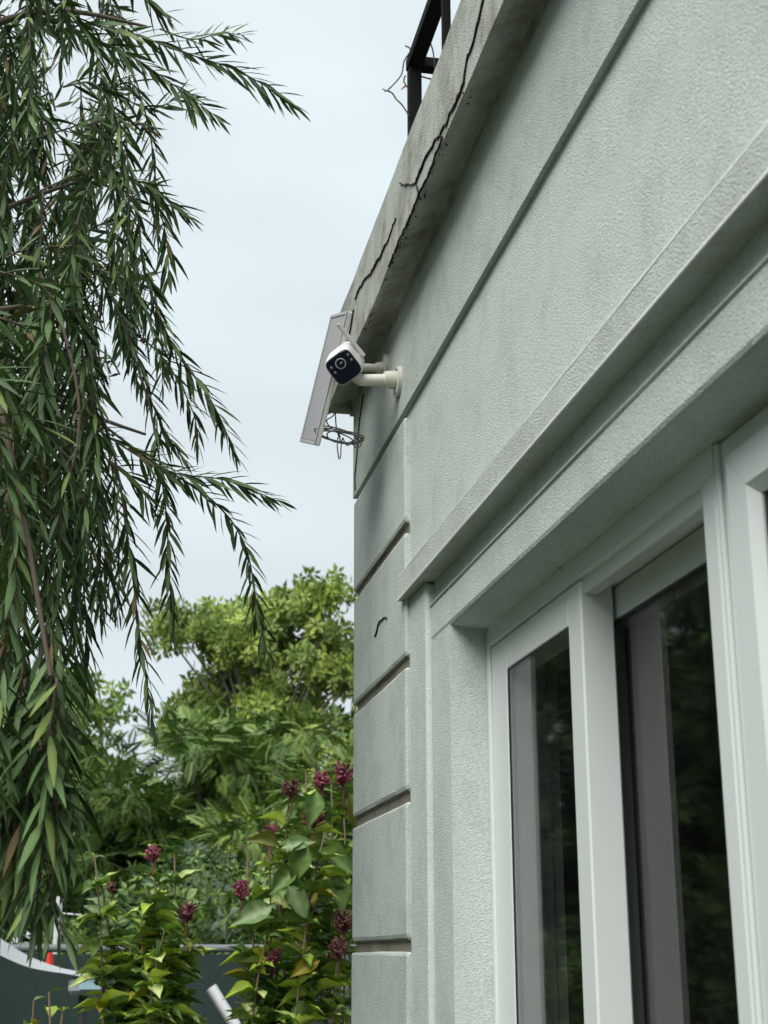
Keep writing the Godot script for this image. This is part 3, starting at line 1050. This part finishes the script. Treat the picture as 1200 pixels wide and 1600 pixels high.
	spray([P(-0.088, 0.965, 2.700), P(0.015, 0.917, 2.733), P(0.069, 0.863, 2.767), P(0.084, 0.861, 2.800)], 0.20, 0.060)
	spray([P(-0.092, 1.915, 2.900), P(0.013, 1.861, 2.900), P(0.099, 1.906, 2.900), P(0.115, 1.857, 2.900)], 0.10, 0.055)
	spray([P(-0.070, 1.294, 2.600), P(-0.007, 1.272, 2.600), P(0.027, 1.220, 2.600), P(0.049, 1.153, 2.600)], 0.00, 0.055)
	for i in 11:
		var x = rng.randf_range(-0.15, -0.045)
		var h = rng.randf_range(0.24, 0.42)
		var s = rng.randf_range(1.88, 2.05)
		spray([P(x, h, s), P(x + rng.randf_range(-0.02, 0.02), h - 0.09, s), P(x + rng.randf_range(-0.03, 0.03), h - 0.19, s - 0.01), P(x + rng.randf_range(-0.03, 0.03), h - rng.randf_range(0.20, 0.24), s - 0.02)], 0.0, 0.072)
	for i in 9:
		var x = rng.randf_range(-0.24, -0.12)
		var h = rng.randf_range(0.55, 1.0)
		var s = rng.randf_range(1.95, 2.3)
		spray([P(x - 0.08, h + 0.03, s), P(x, h, s), P(x + rng.randf_range(0.0, 0.03), h - 0.1, s), P(x + rng.randf_range(0.0, 0.05), h - rng.randf_range(0.2, 0.3), s)], 0.0, 0.07)
	# the dense inner crown: drooping shoots growing from the limbs
	for i in 245:
		var h = rng.randf_range(0.75, 2.35)
		var edge = 0.02 + 0.06 * sin(h * 5.0)
		var x = edge - absf(rng.randfn(0.0, 0.30)) - 0.06
		var s = rng.randf_range(2.45, 3.5)
		if h > 1.5 and rng.randf() < 0.45:
			x -= 0.22
		x += (s - 2.8) * 0.02
		var a = P(x, h, s)
		var dx = rng.randf_range(-0.10, 0.14)
		var dz = rng.randf_range(-0.12, 0.12)
		var l = rng.randf_range(0.20, 0.42)
		var lift = rng.randf_range(-0.02, 0.07)
		spray([a, a + Vector3(dx * 0.5, lift, dz * 0.5), a + Vector3(dx * 0.9, lift - l * 0.45, dz * 0.9), a + Vector3(dx * 1.05, lift - l, dz)], 0.0, rng.randf_range(0.055, 0.07), 0.0085)
	foliage(bb_node, "leaf", variants, plain, cols, bb_x, bb_c, 300)
	var cap = SphereMesh.new()
	cap.radius = 0.0036
	cap.height = 0.006
	cap.radial_segments = 8
	cap.rings = 4
	cap.material = mat(lin(0.06, 0.05, 0.042), 0.9)
	var cc = []
	for t in caps:
		cc.append(Color.WHITE)
	stuff(bb_node, "seed_capsules", cap, caps, cc)

# ---------------------------------------------------------------- shrubs with variegated leaves and crimson flowers
func shrub(label: String, base: Vector3, tips: Array, flowers: Array, lean: float, n_leaf: float, size: float, greens: float, big: Array) -> void:
	var o = thing("flowering_shrub", base, label, "shrub", "leafy shrubs beside the house")
	var m = leaf_mat(0.48, Color(0.34, 0.40, 0.10))
	# green rim with a cream or yellow heart, plain green, old yellow
	var rim = [Color(0.21, 0.35, 0.05), Color(0.11, 0.21, 0.05), Color(0.33, 0.46, 0.045), Color(0.13, 0.22, 0.075), Color(0.28, 0.26, 0.02), Color(0.14, 0.16, 0.03)]
	var heart = [Color(0.66, 0.67, 0.32), Color(0.20, 0.30, 0.09), Color(0.55, 0.60, 0.12), Color(0.24, 0.32, 0.15), Color(0.34, 0.29, 0.03), Color(0.17, 0.18, 0.04)]
	var variants = []
	for i in 6:
		variants.append(broad_leaf(0.24 + 0.02 * (i % 2), 0.5 + 0.35 * (i % 3), 0.16 + 0.07 * (i % 3), rim[i], heart[i], [0.62, 0.12, 0.5, 0.2, 0.4, 0.3][i], 7 + i, m))
	var wood = mat(lin(0.23, 0.17, 0.11), 0.9)
	var xf = []
	var ci = []
	for tip in tips:
		var a = base + Vector3(rng.randf_range(-0.07, 0.07), 0, rng.randf_range(-0.1, 0.1))
		var b: Vector3 = tip
		var mid = a.lerp(b, 0.55) + Vector3(rng.randf_range(-0.08, 0.08) + lean, 0, rng.randf_range(-0.08, 0.08))
		var path = smooth_path([a, mid, b.lerp(mid, 0.3) + Vector3(rng.randf_range(-0.03, 0.03), 0, 0), b], 20)
		var st = new_st()
		tube(st, path, 0.008, 0.0028, 7)
		part(o, "stem", commit(st, wood))
		var ends = [[path, 0.60]]
		for k in rng.randi_range(2, 4):
			var p: Vector3 = path[rng.randi_range(11, 17)]
			var q = p + Vector3(rng.randf_range(-0.10, 0.10), rng.randf_range(0.05, 0.18), rng.randf_range(-0.14, 0.14))
			var sub = smooth_path([p, p.lerp(q, 0.5) + Vector3(0, -0.015, 0), q], 8)
			st = new_st()
			tube(st, sub, 0.005, 0.0022, 6)
			part(o, "stem", commit(st, wood))
			ends.append([sub, 0.2])
		for e in ends:
			var pp: Array = e[0]
			var n = pp.size() - 1
			var len = 0.0
			for i in n:
				len += (pp[i] as Vector3).distance_to(pp[i + 1])
			var nodes = int(len * (1.0 - e[1]) / 0.024 * n_leaf) + 2
			var az = rng.randf() * TAU
			for i in nodes:
				var t: float = lerpf(e[1], 1.0, float(i + 1) / nodes)
				var at: Vector3 = pp[mini(int(t * n), n)]
				az += PI / 2 + rng.randf_range(-0.4, 0.4)
				for side in 2:
					if rng.randf() < 0.12:
						continue
					var aa = az + PI * side
					var d = Vector3(cos(aa), rng.randf_range(-0.25, 0.85), sin(aa))
					xf.append(leaf_xf(at, d, Vector3.UP + Vector3(rng.randf_range(-0.4, 0.4), 0, rng.randf_range(-0.4, 0.4)), size * rng.randf_range(0.6, 1.4) * (0.65 if t > 0.97 else 1.0)))
					var pick = rng.randf()
					ci.append(1 if pick < greens else 0 if pick < greens + 0.30 else 3 if pick < greens + 0.44 else 2 if pick < 0.96 else 4)
	for g in big:
		var d = Vector3(g[1], g[2], g[3])
		xf.append(leaf_xf(g[0], d, Vector3(0.1, 0.5, 0.9), g[4]))
		ci.append(g[5])
	foliage(o, "leaf", variants, broad_leaf(0.25, 0.6, 0.2, Color.WHITE, Color(2.6, 1.9, 2.6), 0.35, 31, m), rim, xf, ci, 300)
	# flower heads: upright clusters of little crimson tubes
	var pets = [mat(lin(0.16, 0.024, 0.048), 0.7), mat(lin(0.11, 0.018, 0.034), 0.7), mat(lin(0.20, 0.042, 0.068), 0.7), mat(lin(0.10, 0.035, 0.03), 0.8)]
	for f in flowers:
		var st = new_st()
		var c: Vector3 = f[0]
		var r: float = f[1] * rng.randf_range(0.7, 1.0)
		tube(st, [c + Vector3(0, -r * 2.2, 0), c + Vector3(0.004, 0, 0), c + Vector3(0, r * 1.1, 0)], 0.0030, 0.0015, 5)
		for i in int(1500 * r):
			var h = rng.randf_range(-0.9, 1.0)
			var a = rng.randf() * TAU
			var w = (1.0 - absf(h) * 0.55)
			var d = Vector3(cos(a) * w, 0.55 + rng.randf_range(-0.3, 0.4), sin(a) * w).normalized()
			var p = c + Vector3(0, h * r * 0.75, 0)
			var e = p + d * r * rng.randf_range(0.65, 1.15)
			tube(st, [p, p.lerp(e, 0.6), e, e + d * r * 0.10], 0.0020, rng.randf_range(0.0030, 0.0052), 5)
		part(o, "flower_cluster", commit(st, pets[rng.randi() % 4]))

func shrubs() -> void:
	var t1 = []
	for i in 15:
		t1.append(P(0.20 + clampf(rng.randfn(0.0, 0.075), -0.13, 0.11), rng.randf_range(0.0, 0.30) - 0.1 * absf(rng.randfn(0, 1)), 5.0 + rng.randf_range(-0.3, 0.35)))
	t1.append(P(-0.01, 0.31, 5.0))
	t1.append(P(0.02, 0.22, 5.05))
	t1.append(P(0.17, 0.35, 5.0))
	t1.append(P(0.26, 0.33, 5.1))
	shrub("bushy variegated shrub with one crimson bloom on top, in front of the green mesh", P(0.2, -EYE, 5.0), t1, [[P(0.179, 0.308, 4.92), 0.040], [P(0.480, 0.193, 4.95), 0.042], [P(0.290, 0.115, 4.75), 0.030], [P(0.05, 0.20, 4.8), 0.018]], 0.0, 1.2, 0.088, 0.28, [])
	var t2 = []
	for i in 8:
		t2.append(P(0.62 + rng.randfn(0.0, 0.10), rng.randf_range(-0.05, 0.40), 5.0 + rng.randf_range(-0.2, 0.4)))
	for q in [P(0.72, 0.44, 5.0), P(0.644, 0.53, 5.0), P(0.80, 0.58, 5.05), P(0.575, 0.38, 5.0), P(0.70, 0.62, 5.0), P(0.83, 0.45, 4.95), P(0.50, 0.36, 5.0), P(0.80, 0.15, 5.0), P(0.86, 0.2, 5.1)]:
		t2.append(q)
	var big = [
		[P(0.590, 0.345, 4.85), -0.9, 0.25, 0.3, 0.115, 5], [P(0.60, 0.34, 4.85), 1.0, 0.25, 0.2, 0.12, 3], [P(0.675, 0.36, 4.84), -0.25, -1.0, 0.1, 0.15, 1],
		[P(0.72, 0.33, 4.84), 1.0, -0.45, 0.1, 0.16, 1], [P(0.83, 0.53, 4.84), 0.2, -1.0, 0.1, 0.14, 5], [P(0.57, 0.15, 4.8), -0.9, -0.35, 0.2, 0.15, 3],
		[P(0.735, -0.02, 4.84), -0.95, -0.42, 0.1, 0.11, 4], [P(0.715, 0.53, 4.84), -0.2, -1.0, 0.2, 0.13, 1], [P(0.62, 0.22, 4.82), 0.5, -0.8, 0.1, 0.14, 3],
		[P(0.66, 0.28, 4.86), -0.7, -0.6, 0.1, 0.13, 1], [P(0.78, 0.25, 4.86), 0.3, -0.9, 0.2, 0.13, 1]]
	shrub("taller open shrub with several crimson flower heads against the house corner", P(0.66, -EYE, 5.0), t2, [[P(0.720, 0.434, 4.92), 0.044], [P(0.644, 0.531, 4.95), 0.040], [P(0.831, 0.584, 4.98), 0.040], [P(0.814, 0.085, 4.85), 0.055], [P(0.575, 0.386, 4.95), 0.036], [P(0.585, -0.019, 4.85), 0.034], [P(0.862, 0.452, 4.95), 0.030], [P(0.75, 0.56, 4.95), 0.034], [P(0.79, -0.0, 4.8), 0.036]], 0.01, 0.66, 0.088, 0.30, big)
	shrub("small pale green sprig low before the dark mesh fence", P(-0.09, -EYE, 4.5), [P(-0.118, -0.105, 4.5), P(-0.075, -0.16, 4.5), P(-0.16, -0.13, 4.5), P(-0.10, -0.22, 4.45)], [], 0.0, 0.35, 0.06, 0.1, [])

# ---------------------------------------------------------------- background trees
func rosette(m: Material, n: int, w: float, sd: int) -> ArrayMesh:
	var st = new_st()
	var r = RandomNumberGenerator.new()
	r.seed = sd
	for i in n:
		var a = TAU * i / n + r.randf_range(-0.3, 0.3)
		var d = Vector3(cos(a), r.randf_range(-0.35, 0.5), sin(a)).normalized()
		var t = leaf_xf(d * 0.12, d, Vector3.UP, r.randf_range(0.7, 1.05))
		var f = r.randf_range(0.8, 1.2)
		var c = Color(f, f, f * 0.9)
		var pts = [t * Vector3(0, 0, 0), t * Vector3(-w, 0.5, 0.06), t * Vector3(0, 0.55, -0.02), t * Vector3(w, 0.5, 0.06), t * Vector3(0, 1, -0.12)]
		for q in [[0, 1, 2], [0, 2, 3], [1, 4, 2], [2, 4, 3]]:
			face(st, [pts[q[0]], pts[q[1]], pts[q[2]]], t.basis.z, c)
	return commit(st, m)

func frond(m: Material, sd: int) -> ArrayMesh:
	# feathery leaf: two rows of leaflets on a drooping stalk
	var st = new_st()
	var r = RandomNumberGenerator.new()
	r.seed = sd
	for i in 11:
		var t = 0.1 + 0.9 * i / 10.0
		var z = -0.35 * t * t
		for s in [-1, 1]:
			var l = 0.30 * sin(PI * (0.15 + 0.8 * t)) * r.randf_range(0.8, 1.15)
			var a = Vector3(0, t, z)
			var e = Vector3(s * l, t + l * 0.35, z - l * 0.25)
			var f = r.randf_range(0.8, 1.2)
			face(st, [a, a.lerp(e, 0.5) + Vector3(0, 0.05, 0.01), e, a.lerp(e, 0.5) - Vector3(0, 0.05, -0.01)], Vector3(0, 0.2, 1), Color(f, f, f))
	return commit(st, m)

func tree(called: String, label: String, base: Vector3, top: float, clumps: Array, kind: int, per: int, size: float, cols: Array, sd: int) -> void:
	rng.seed = sd
	var o = thing(called, base, label, "tree", "")
	var wood = mat(lin(0.16, 0.14, 0.115), 0.9)
	var m = leaf_mat(0.55, Color(0.30, 0.38, 0.10))
	var head = base + Vector3(rng.randf_range(-0.3, 0.3), top, 0)
	var path = smooth_path([base, base.lerp(head, 0.35) + Vector3(0.15, 0, 0), base.lerp(head, 0.7), head], 16)
	var st = new_st()
	tube(st, path, 0.05 + top * 0.022, 0.04, 9)
	part(o, "trunk", commit(st, wood))
	var xf = []
	var cc = []
	for c in clumps:
		var at: Vector3 = c[0]
		var r: Vector3 = c[1]
		var k = clampi(int((at.y - base.y) / maxf(top, 0.1) * 11.0), 3, 15)
		st = new_st()
		tube(st, smooth_path([path[k], (path[k] as Vector3).lerp(at, 0.5) + Vector3(0, 0.15, 0), at + Vector3(0, -r.y * 0.2, 0)], 8), 0.02 + 0.02 * r.x, 0.010, 6)
		part(o, "branch", commit(st, wood))
		var tone = rng.randf_range(0.78, 1.22)
		var n = int(per * r.x * r.y * 1.0) + 20
		for i in n:
			var d = Vector3(rng.randfn(), rng.randfn(), rng.randfn()).normalized()
			var q = pow(rng.randf(), 0.45)
			var p = at + d * r * q
			var out = (d + Vector3(rng.randf_range(-0.7, 0.7), rng.randf_range(-0.4, 0.6), rng.randf_range(-0.7, 0.7))).normalized()
			var t = leaf_xf(p, out if kind == 1 else Vector3(rng.randf_range(-1, 1), rng.randf_range(-0.3, 0.3), rng.randf_range(-1, 1)), Vector3.UP + d * 0.6 + Vector3(rng.randf_range(-0.4, 0.4), 0, rng.randf_range(-0.4, 0.4)), size * rng.randf_range(0.7, 1.3))
			xf.append(t)
			var c0: Color = cols[rng.randi() % cols.size()]
			var f = tone * rng.randf_range(0.8, 1.2)
			cc.append(Color(c0.r * f, c0.g * f, c0.b * f))
	stuff(o, "crown", frond(m, sd) if kind == 1 else rosette(m, 6, 0.24, sd), xf, cc)

func cloud_of_clumps(c: Vector3, r: Vector3, n: int, cr: float, flat: float) -> Array:
	var out = []
	for i in n:
		var d = Vector3(rng.randfn(), rng.randfn(), rng.randfn()).normalized() * pow(rng.randf(), 0.4)
		var k = cr * rng.randf_range(0.6, 1.3)
		out.append([c + d * r, Vector3(k, k * flat, k)])
	return out

func trees() -> void:
	rng.seed = 71
	var light = [Color(0.190, 0.275, 0.048), Color(0.150, 0.235, 0.048), Color(0.25, 0.32, 0.052)]
	var mid = [Color(0.125, 0.215, 0.050), Color(0.100, 0.180, 0.048), Color(0.170, 0.260, 0.052)]
	var dark = [Color(0.036, 0.074, 0.027), Color(0.028, 0.060, 0.023), Color(0.048, 0.092, 0.030)]
	var cl = cloud_of_clumps(P(2.0, 3.55, 18.0), Vector3(1.5, 1.3, 1.2), 44, 0.36, 0.7)
	cl.append_array(cloud_of_clumps(P(2.0, 2.35, 17.6), Vector3(1.7, 0.7, 0.8), 20, 0.40, 0.7))
	tree("broadleaf_tree", "tall airy light green tree rising highest against the sky", P(2.1, -EYE, 18.0), 5.6, cl, 0, 420, 0.13, light, 101)
	rng.seed = 72
	cl = cloud_of_clumps(P(0.75, 1.15, 14.0), Vector3(0.95, 0.95, 0.9), 40, 0.45, 0.45)
	cl.append_array(cloud_of_clumps(P(0.9, -0.3, 14.0), Vector3(1.4, 0.8, 0.8), 18, 0.5, 0.6))
	tree("feathery_tree", "dark green feathery tree in the middle, below the tall light green tree", P(0.8, -EYE, 14.2), 3.2, cl, 1, 900, 0.20, mid, 102)
	rng.seed = 73
	cl = cloud_of_clumps(P(-0.45, 2.1, 16.0), Vector3(0.75, 0.85, 0.8), 18, 0.4, 0.6)
	cl.append_array(cloud_of_clumps(P(-0.2, 1.1, 16.0), Vector3(1.1, 0.95, 0.9), 34, 0.5, 0.6))
	tree("leafy_tree", "mid green tree with sky gaps behind the hanging narrow leaves", P(-0.4, -EYE, 16.0), 4.2, cl, 0, 260, 0.13, mid + light.slice(0, 1), 103)
	rng.seed = 74
	cl = cloud_of_clumps(P(1.75, 1.15, 12.4), Vector3(0.75, 0.75, 0.7), 20, 0.4, 0.38)
	cl.append_array(cloud_of_clumps(P(1.7, 0.0, 12.2), Vector3(0.9, 0.8, 0.6), 14, 0.45, 0.5))
	tree("feathery_tree", "bright feathery tree with flat tiers of leaves beside the house corner", P(1.9, -EYE, 12.6), 2.9, cl, 1, 900, 0.19, mid + light, 104)
	rng.seed = 75
	cl = cloud_of_clumps(P(-1.6, 1.0, 13.0), Vector3(0.9, 1.7, 1.0), 32, 0.5, 0.7)
	tree("leafy_tree", "dense dark tree at the left edge behind the hanging narrow leaves", P(-1.7, -EYE, 13.0), 4.3, cl, 0, 240, 0.15, dark + mid, 105)
	rng.seed = 76
	cl = cloud_of_clumps(P(0.9, 0.55, 15.6), Vector3(1.9, 1.25, 0.7), 46, 0.5, 0.6)
	tree("leafy_tree", "dense dark tree filling the gap behind the two feathery trees", P(1.0, -EYE, 15.8), 3.4, cl, 0, 260, 0.15, dark + mid, 111)
	# taller growth further left, which the panes mirror; last two added unseen as shade
	var spots = [[P(-3.3, 1.6, 15.0), 1.7, 3.2, 106], [P(-5.2, 1.8, 12.0), 1.9, 3.4, 107], [P(-5.8, 2.0, 18.0), 2.2, 3.8, 108], [P(-6.2, 1.6, 7.5), 1.9, 3.2, 109], [P(-7.0, 1.8, 3.0), 2.0, 3.4, 110], [P(-5.6, 1.6, -1.5), 2.0, 3.3, 112], [P(-5.0, 1.4, -6.5), 2.2, 3.0, 113]]
	var says = ["tall dark tree further left of the frame, nearest the yard's end", "broad dark tree left of the frame beyond the lawn", "largest dark tree far off to the left", "dark tree standing left of the hanging branches", "dark tree opposite the sliding window", "added dark tree behind the viewer, out of view, darkening the wall under the ledge", "added leafy tree furthest behind the viewer, out of view, darkening the same wall"]
	for i in spots.size():
		var q: Array = spots[i]
		rng.seed = q[3]
		cl = cloud_of_clumps(q[0], Vector3(q[1], q[2], q[1]), 42, 0.75, 0.75)
		tree("leafy_tree", says[i], Vector3(q[0].x, 0, q[0].z), q[0].y + q[2] * 0.6, cl, 0, 110, 0.17, dark + mid.slice(0, 2), q[3])
	# low growth behind the fence
	rng.seed = 80
	var xf = []
	var cc = []
	for i in 11000:
		var x = rng.randf_range(-7.0, 4.5)
		var s = rng.randf_range(9.0, 12.0)
		var hh = rng.randf_range(-EYE, 0.15 + 0.45 * sin(x * 2.3) * sin(x * 0.7 + 1.0) + 0.08 * s - 0.7)
		xf.append(leaf_xf(P(x, hh, s), Vector3(rng.randfn(), rng.randfn() * 0.5, rng.randfn()), Vector3.UP, rng.randf_range(0.06, 0.12)))
		var c0: Color = (dark + mid)[rng.randi() % 6]
		cc.append(c0)
	var u = stuff(self, "undergrowth", rosette(leaf_mat(0.55), 6, 0.26, 80), xf, cc)
	u.set_meta("label", "dark mass of low bushes growing behind the mesh fence")
	u.set_meta("category", "undergrowth")
	# golden bush at the left edge
	rng.seed = 81
	var g = thing("golden_bush", P(-1.0, -EYE, 9.0), "yellow green bush peeping in at the left edge", "bush")
	xf = []
	cc = []
	for i in 620:
		var d = Vector3(rng.randfn(), rng.randfn(), rng.randfn()).normalized() * pow(rng.randf(), 0.4)
		xf.append(leaf_xf(P(-0.86, 1.02, 9.0) + d * Vector3(0.32, 0.2, 0.3), d + Vector3(0, 0.6, 0), Vector3.UP, rng.randf_range(0.06, 0.11)))
		cc.append(Color(0.30, 0.32, 0.03) * rng.randf_range(0.7, 1.2))
	stuff(g, "leaves", rosette(leaf_mat(0.5), 6, 0.22, 82), xf, cc)
	for k in 4:
		var st = new_st()
		tube(st, smooth_path([P(-1.0, -EYE, 9.0), P(-0.95 + 0.05 * k, 0.0, 9.0), P(-1.0 + 0.1 * k, 0.95, 9.0)], 8), 0.03, 0.01, 6)
		part(g, "stem", commit(st, mat(lin(0.2, 0.16, 0.1), 0.9)))

# ---------------------------------------------------------------- fence and things in the yard
func fence_and_yard() -> void:
	var net = mat(lin(0.013, 0.032, 0.028), 0.85)
	net.heightmap_enabled = true
	net.heightmap_texture = ImageTexture.create_from_image(noise_img(0.35, 55, 256, 256, 1))
	net.heightmap_scale = 0.3
	net.uv1_triplanar = true
	net.uv1_world_triplanar = true
	net.uv1_scale = Vector3.ONE * 2.0
	var steel = mat(lin(0.15, 0.165, 0.17), 0.55)
	var f = thing("mesh_fence", P(0.0, -EYE, 8.0), "dark green shade net fence with pale top rail behind the shrubs", "fence")
	var xs = [-0.95, 1.35, 3.0]
	for i in xs.size() - 1:
		var st = new_st()
		var n = 24
		for k in n:
			for j in 8:
				var q = []
				for e in [[0, 0], [1, 0], [1, 1], [0, 1]]:
					var x = lerpf(xs[i] + 0.03, xs[i + 1] - 0.03, float(k + e[0]) / n)
					var h = lerpf(-1.56, 0.0, float(j + e[1]) / 8)
					q.append(P(x, h, 7.98 + 0.02 * sin(x * 9.0 + h * 2.0) * sin((h + 1.56) * 2.0)))
				face(st, q, Vector3.BACK)
				var q2 = []
				for p in q:
					q2.append(p + Vector3(0, 0, -0.004))
				face(st, q2, Vector3.FORWARD)
		part(f, "net_panel", commit(st, net))
	for x in xs:
		var st = new_st()
		tube(st, [P(x, -EYE, 8.0), P(x, 0.06, 8.0)], 0.024, 0.024, 10)
		part(f, "post", commit(st, steel))
	var st = new_st()
	tube(st, [P(-0.97, 0.030, 8.0), P(3.0, 0.030, 8.0)], 0.021, 0.021, 10)
	part(f, "top_rail", commit(st, steel))
	# white curved trough ending in a pale basin
	var wht = mat(lin(0.36, 0.38, 0.40), 0.45)
	var c = thing("curved_trough", P(-0.5, -EYE, 7.0), "white curved plastic trough ending in a pale blue basin, before the net", "trough")
	st = new_st()
	var line = smooth_path([P(-0.62, 0.145, 7.0), P(-0.55, 0.105, 7.0), P(-0.42, 0.035, 7.0), P(-0.30, -0.025, 7.0), P(-0.205, -0.055, 7.0), P(-0.065, -0.083, 7.0), P(0.06, -0.092, 7.0)], 40)
	for i in line.size() - 1:
		var a: Vector3 = line[i]
		var b: Vector3 = line[i + 1]
		var wa = lerpf(0.105, 0.018, clampf(float(i) / 30.0, 0, 1))
		var wb = lerpf(0.105, 0.018, clampf(float(i + 1) / 30.0, 0, 1))
		var dz = Vector3(0, 0, 0.09)
		face(st, [a + Vector3(0, wa / 2, 0) + dz * 0.6, b + Vector3(0, wb / 2, 0) + dz * 0.6, b + Vector3(0, -wb / 2, 0) + dz, a + Vector3(0, -wa / 2, 0) + dz], Vector3(0, 0.2, 1))
		face(st, [a + Vector3(0, wa / 2, 0) + dz * 0.6, b + Vector3(0, wb / 2, 0) + dz * 0.6, b + Vector3(0, wb / 2, 0) - dz, a + Vector3(0, wa / 2, 0) - dz], Vector3(0, 1, 0))
		face(st, [a + Vector3(0, -wa / 2, 0) + dz, b + Vector3(0, -wb / 2, 0) + dz, b + Vector3(0, -wb / 2, 0) - dz, a + Vector3(0, -wa / 2, 0) - dz], Vector3(0, -1, 0))
		face(st, [a + Vector3(0, wa / 2, 0) - dz, b + Vector3(0, wb / 2, 0) - dz, b + Vector3(0, -wb / 2, 0) - dz, a + Vector3(0, -wa / 2, 0) - dz], Vector3(0, 0, -1))
	part(c, "channel", commit(st, wht))
	st = new_st()
	bevel_box(st, P(-0.098, -0.176, 6.93), P(0.075, -0.098, 7.14), 0.018)
	part(c, "basin", commit(st, wht))
	st = new_st()
	bevel_box(st, P(-0.050, -0.158, 6.922), P(0.050, -0.104, 6.94), 0.006)
	part(c, "inset", commit(st, mat(lin(0.36, 0.52, 0.60), 0.3)), "pale blue front of the basin")
	for q in [[-0.58, 0.08], [-0.03, -0.17]]:
		st = new_st()
		tube(st, [P(q[0], -EYE, 7.05), P(q[0], q[1], 7.05)], 0.02, 0.02, 8)
		part(c, "leg", commit(st, mat(lin(0.05, 0.06, 0.06), 0.7)))
	var r = thing("red_marker", P(-0.189, -0.055, 7.0), "small bright red plastic knob standing on the white trough", "marker")
	st = new_st()
	tube(st, [P(-0.189, -0.058, 7.0), P(-0.189, -0.030, 7.0), P(-0.189, -0.004, 7.0), P(-0.189, 0.008, 7.0)], 0.020, 0.010, 12)
	part(r, "cap", commit(st, mat(lin(0.62, 0.035, 0.025), 0.4)))
	var p = thing("white_pole", P(-0.19, -EYE, 8.2), "thin white pole with a short side arm behind the mesh fence", "pole")
	st = new_st()
	tube(st, [P(-0.193, -EYE, 8.2), P(-0.193, 0.30, 8.2)], 0.020, 0.020, 10)
	part(p, "shaft", commit(st, mat(lin(0.6, 0.62, 0.64), 0.5)))
	st = new_st()
	tube(st, [P(-0.193, 0.213, 8.2), P(-0.07, 0.203, 8.2)], 0.006, 0.005, 6)
	part(p, "side_arm", commit(st, mat(lin(0.6, 0.62, 0.64), 0.5)))
	var k = thing("leaning_board", P(1.62, -EYE, 7.5), "white board leaning before the green net at the bottom of the view", "board")
	st = new_st()
	tube(st, [P(0.60, -0.16, 7.62), P(0.66, -0.25, 7.61), P(1.62, -1.585, 7.5)], 0.030, 0.030, 4)
	part(k, "board", commit(st, mat(lin(0.66, 0.67, 0.68), 0.5)))
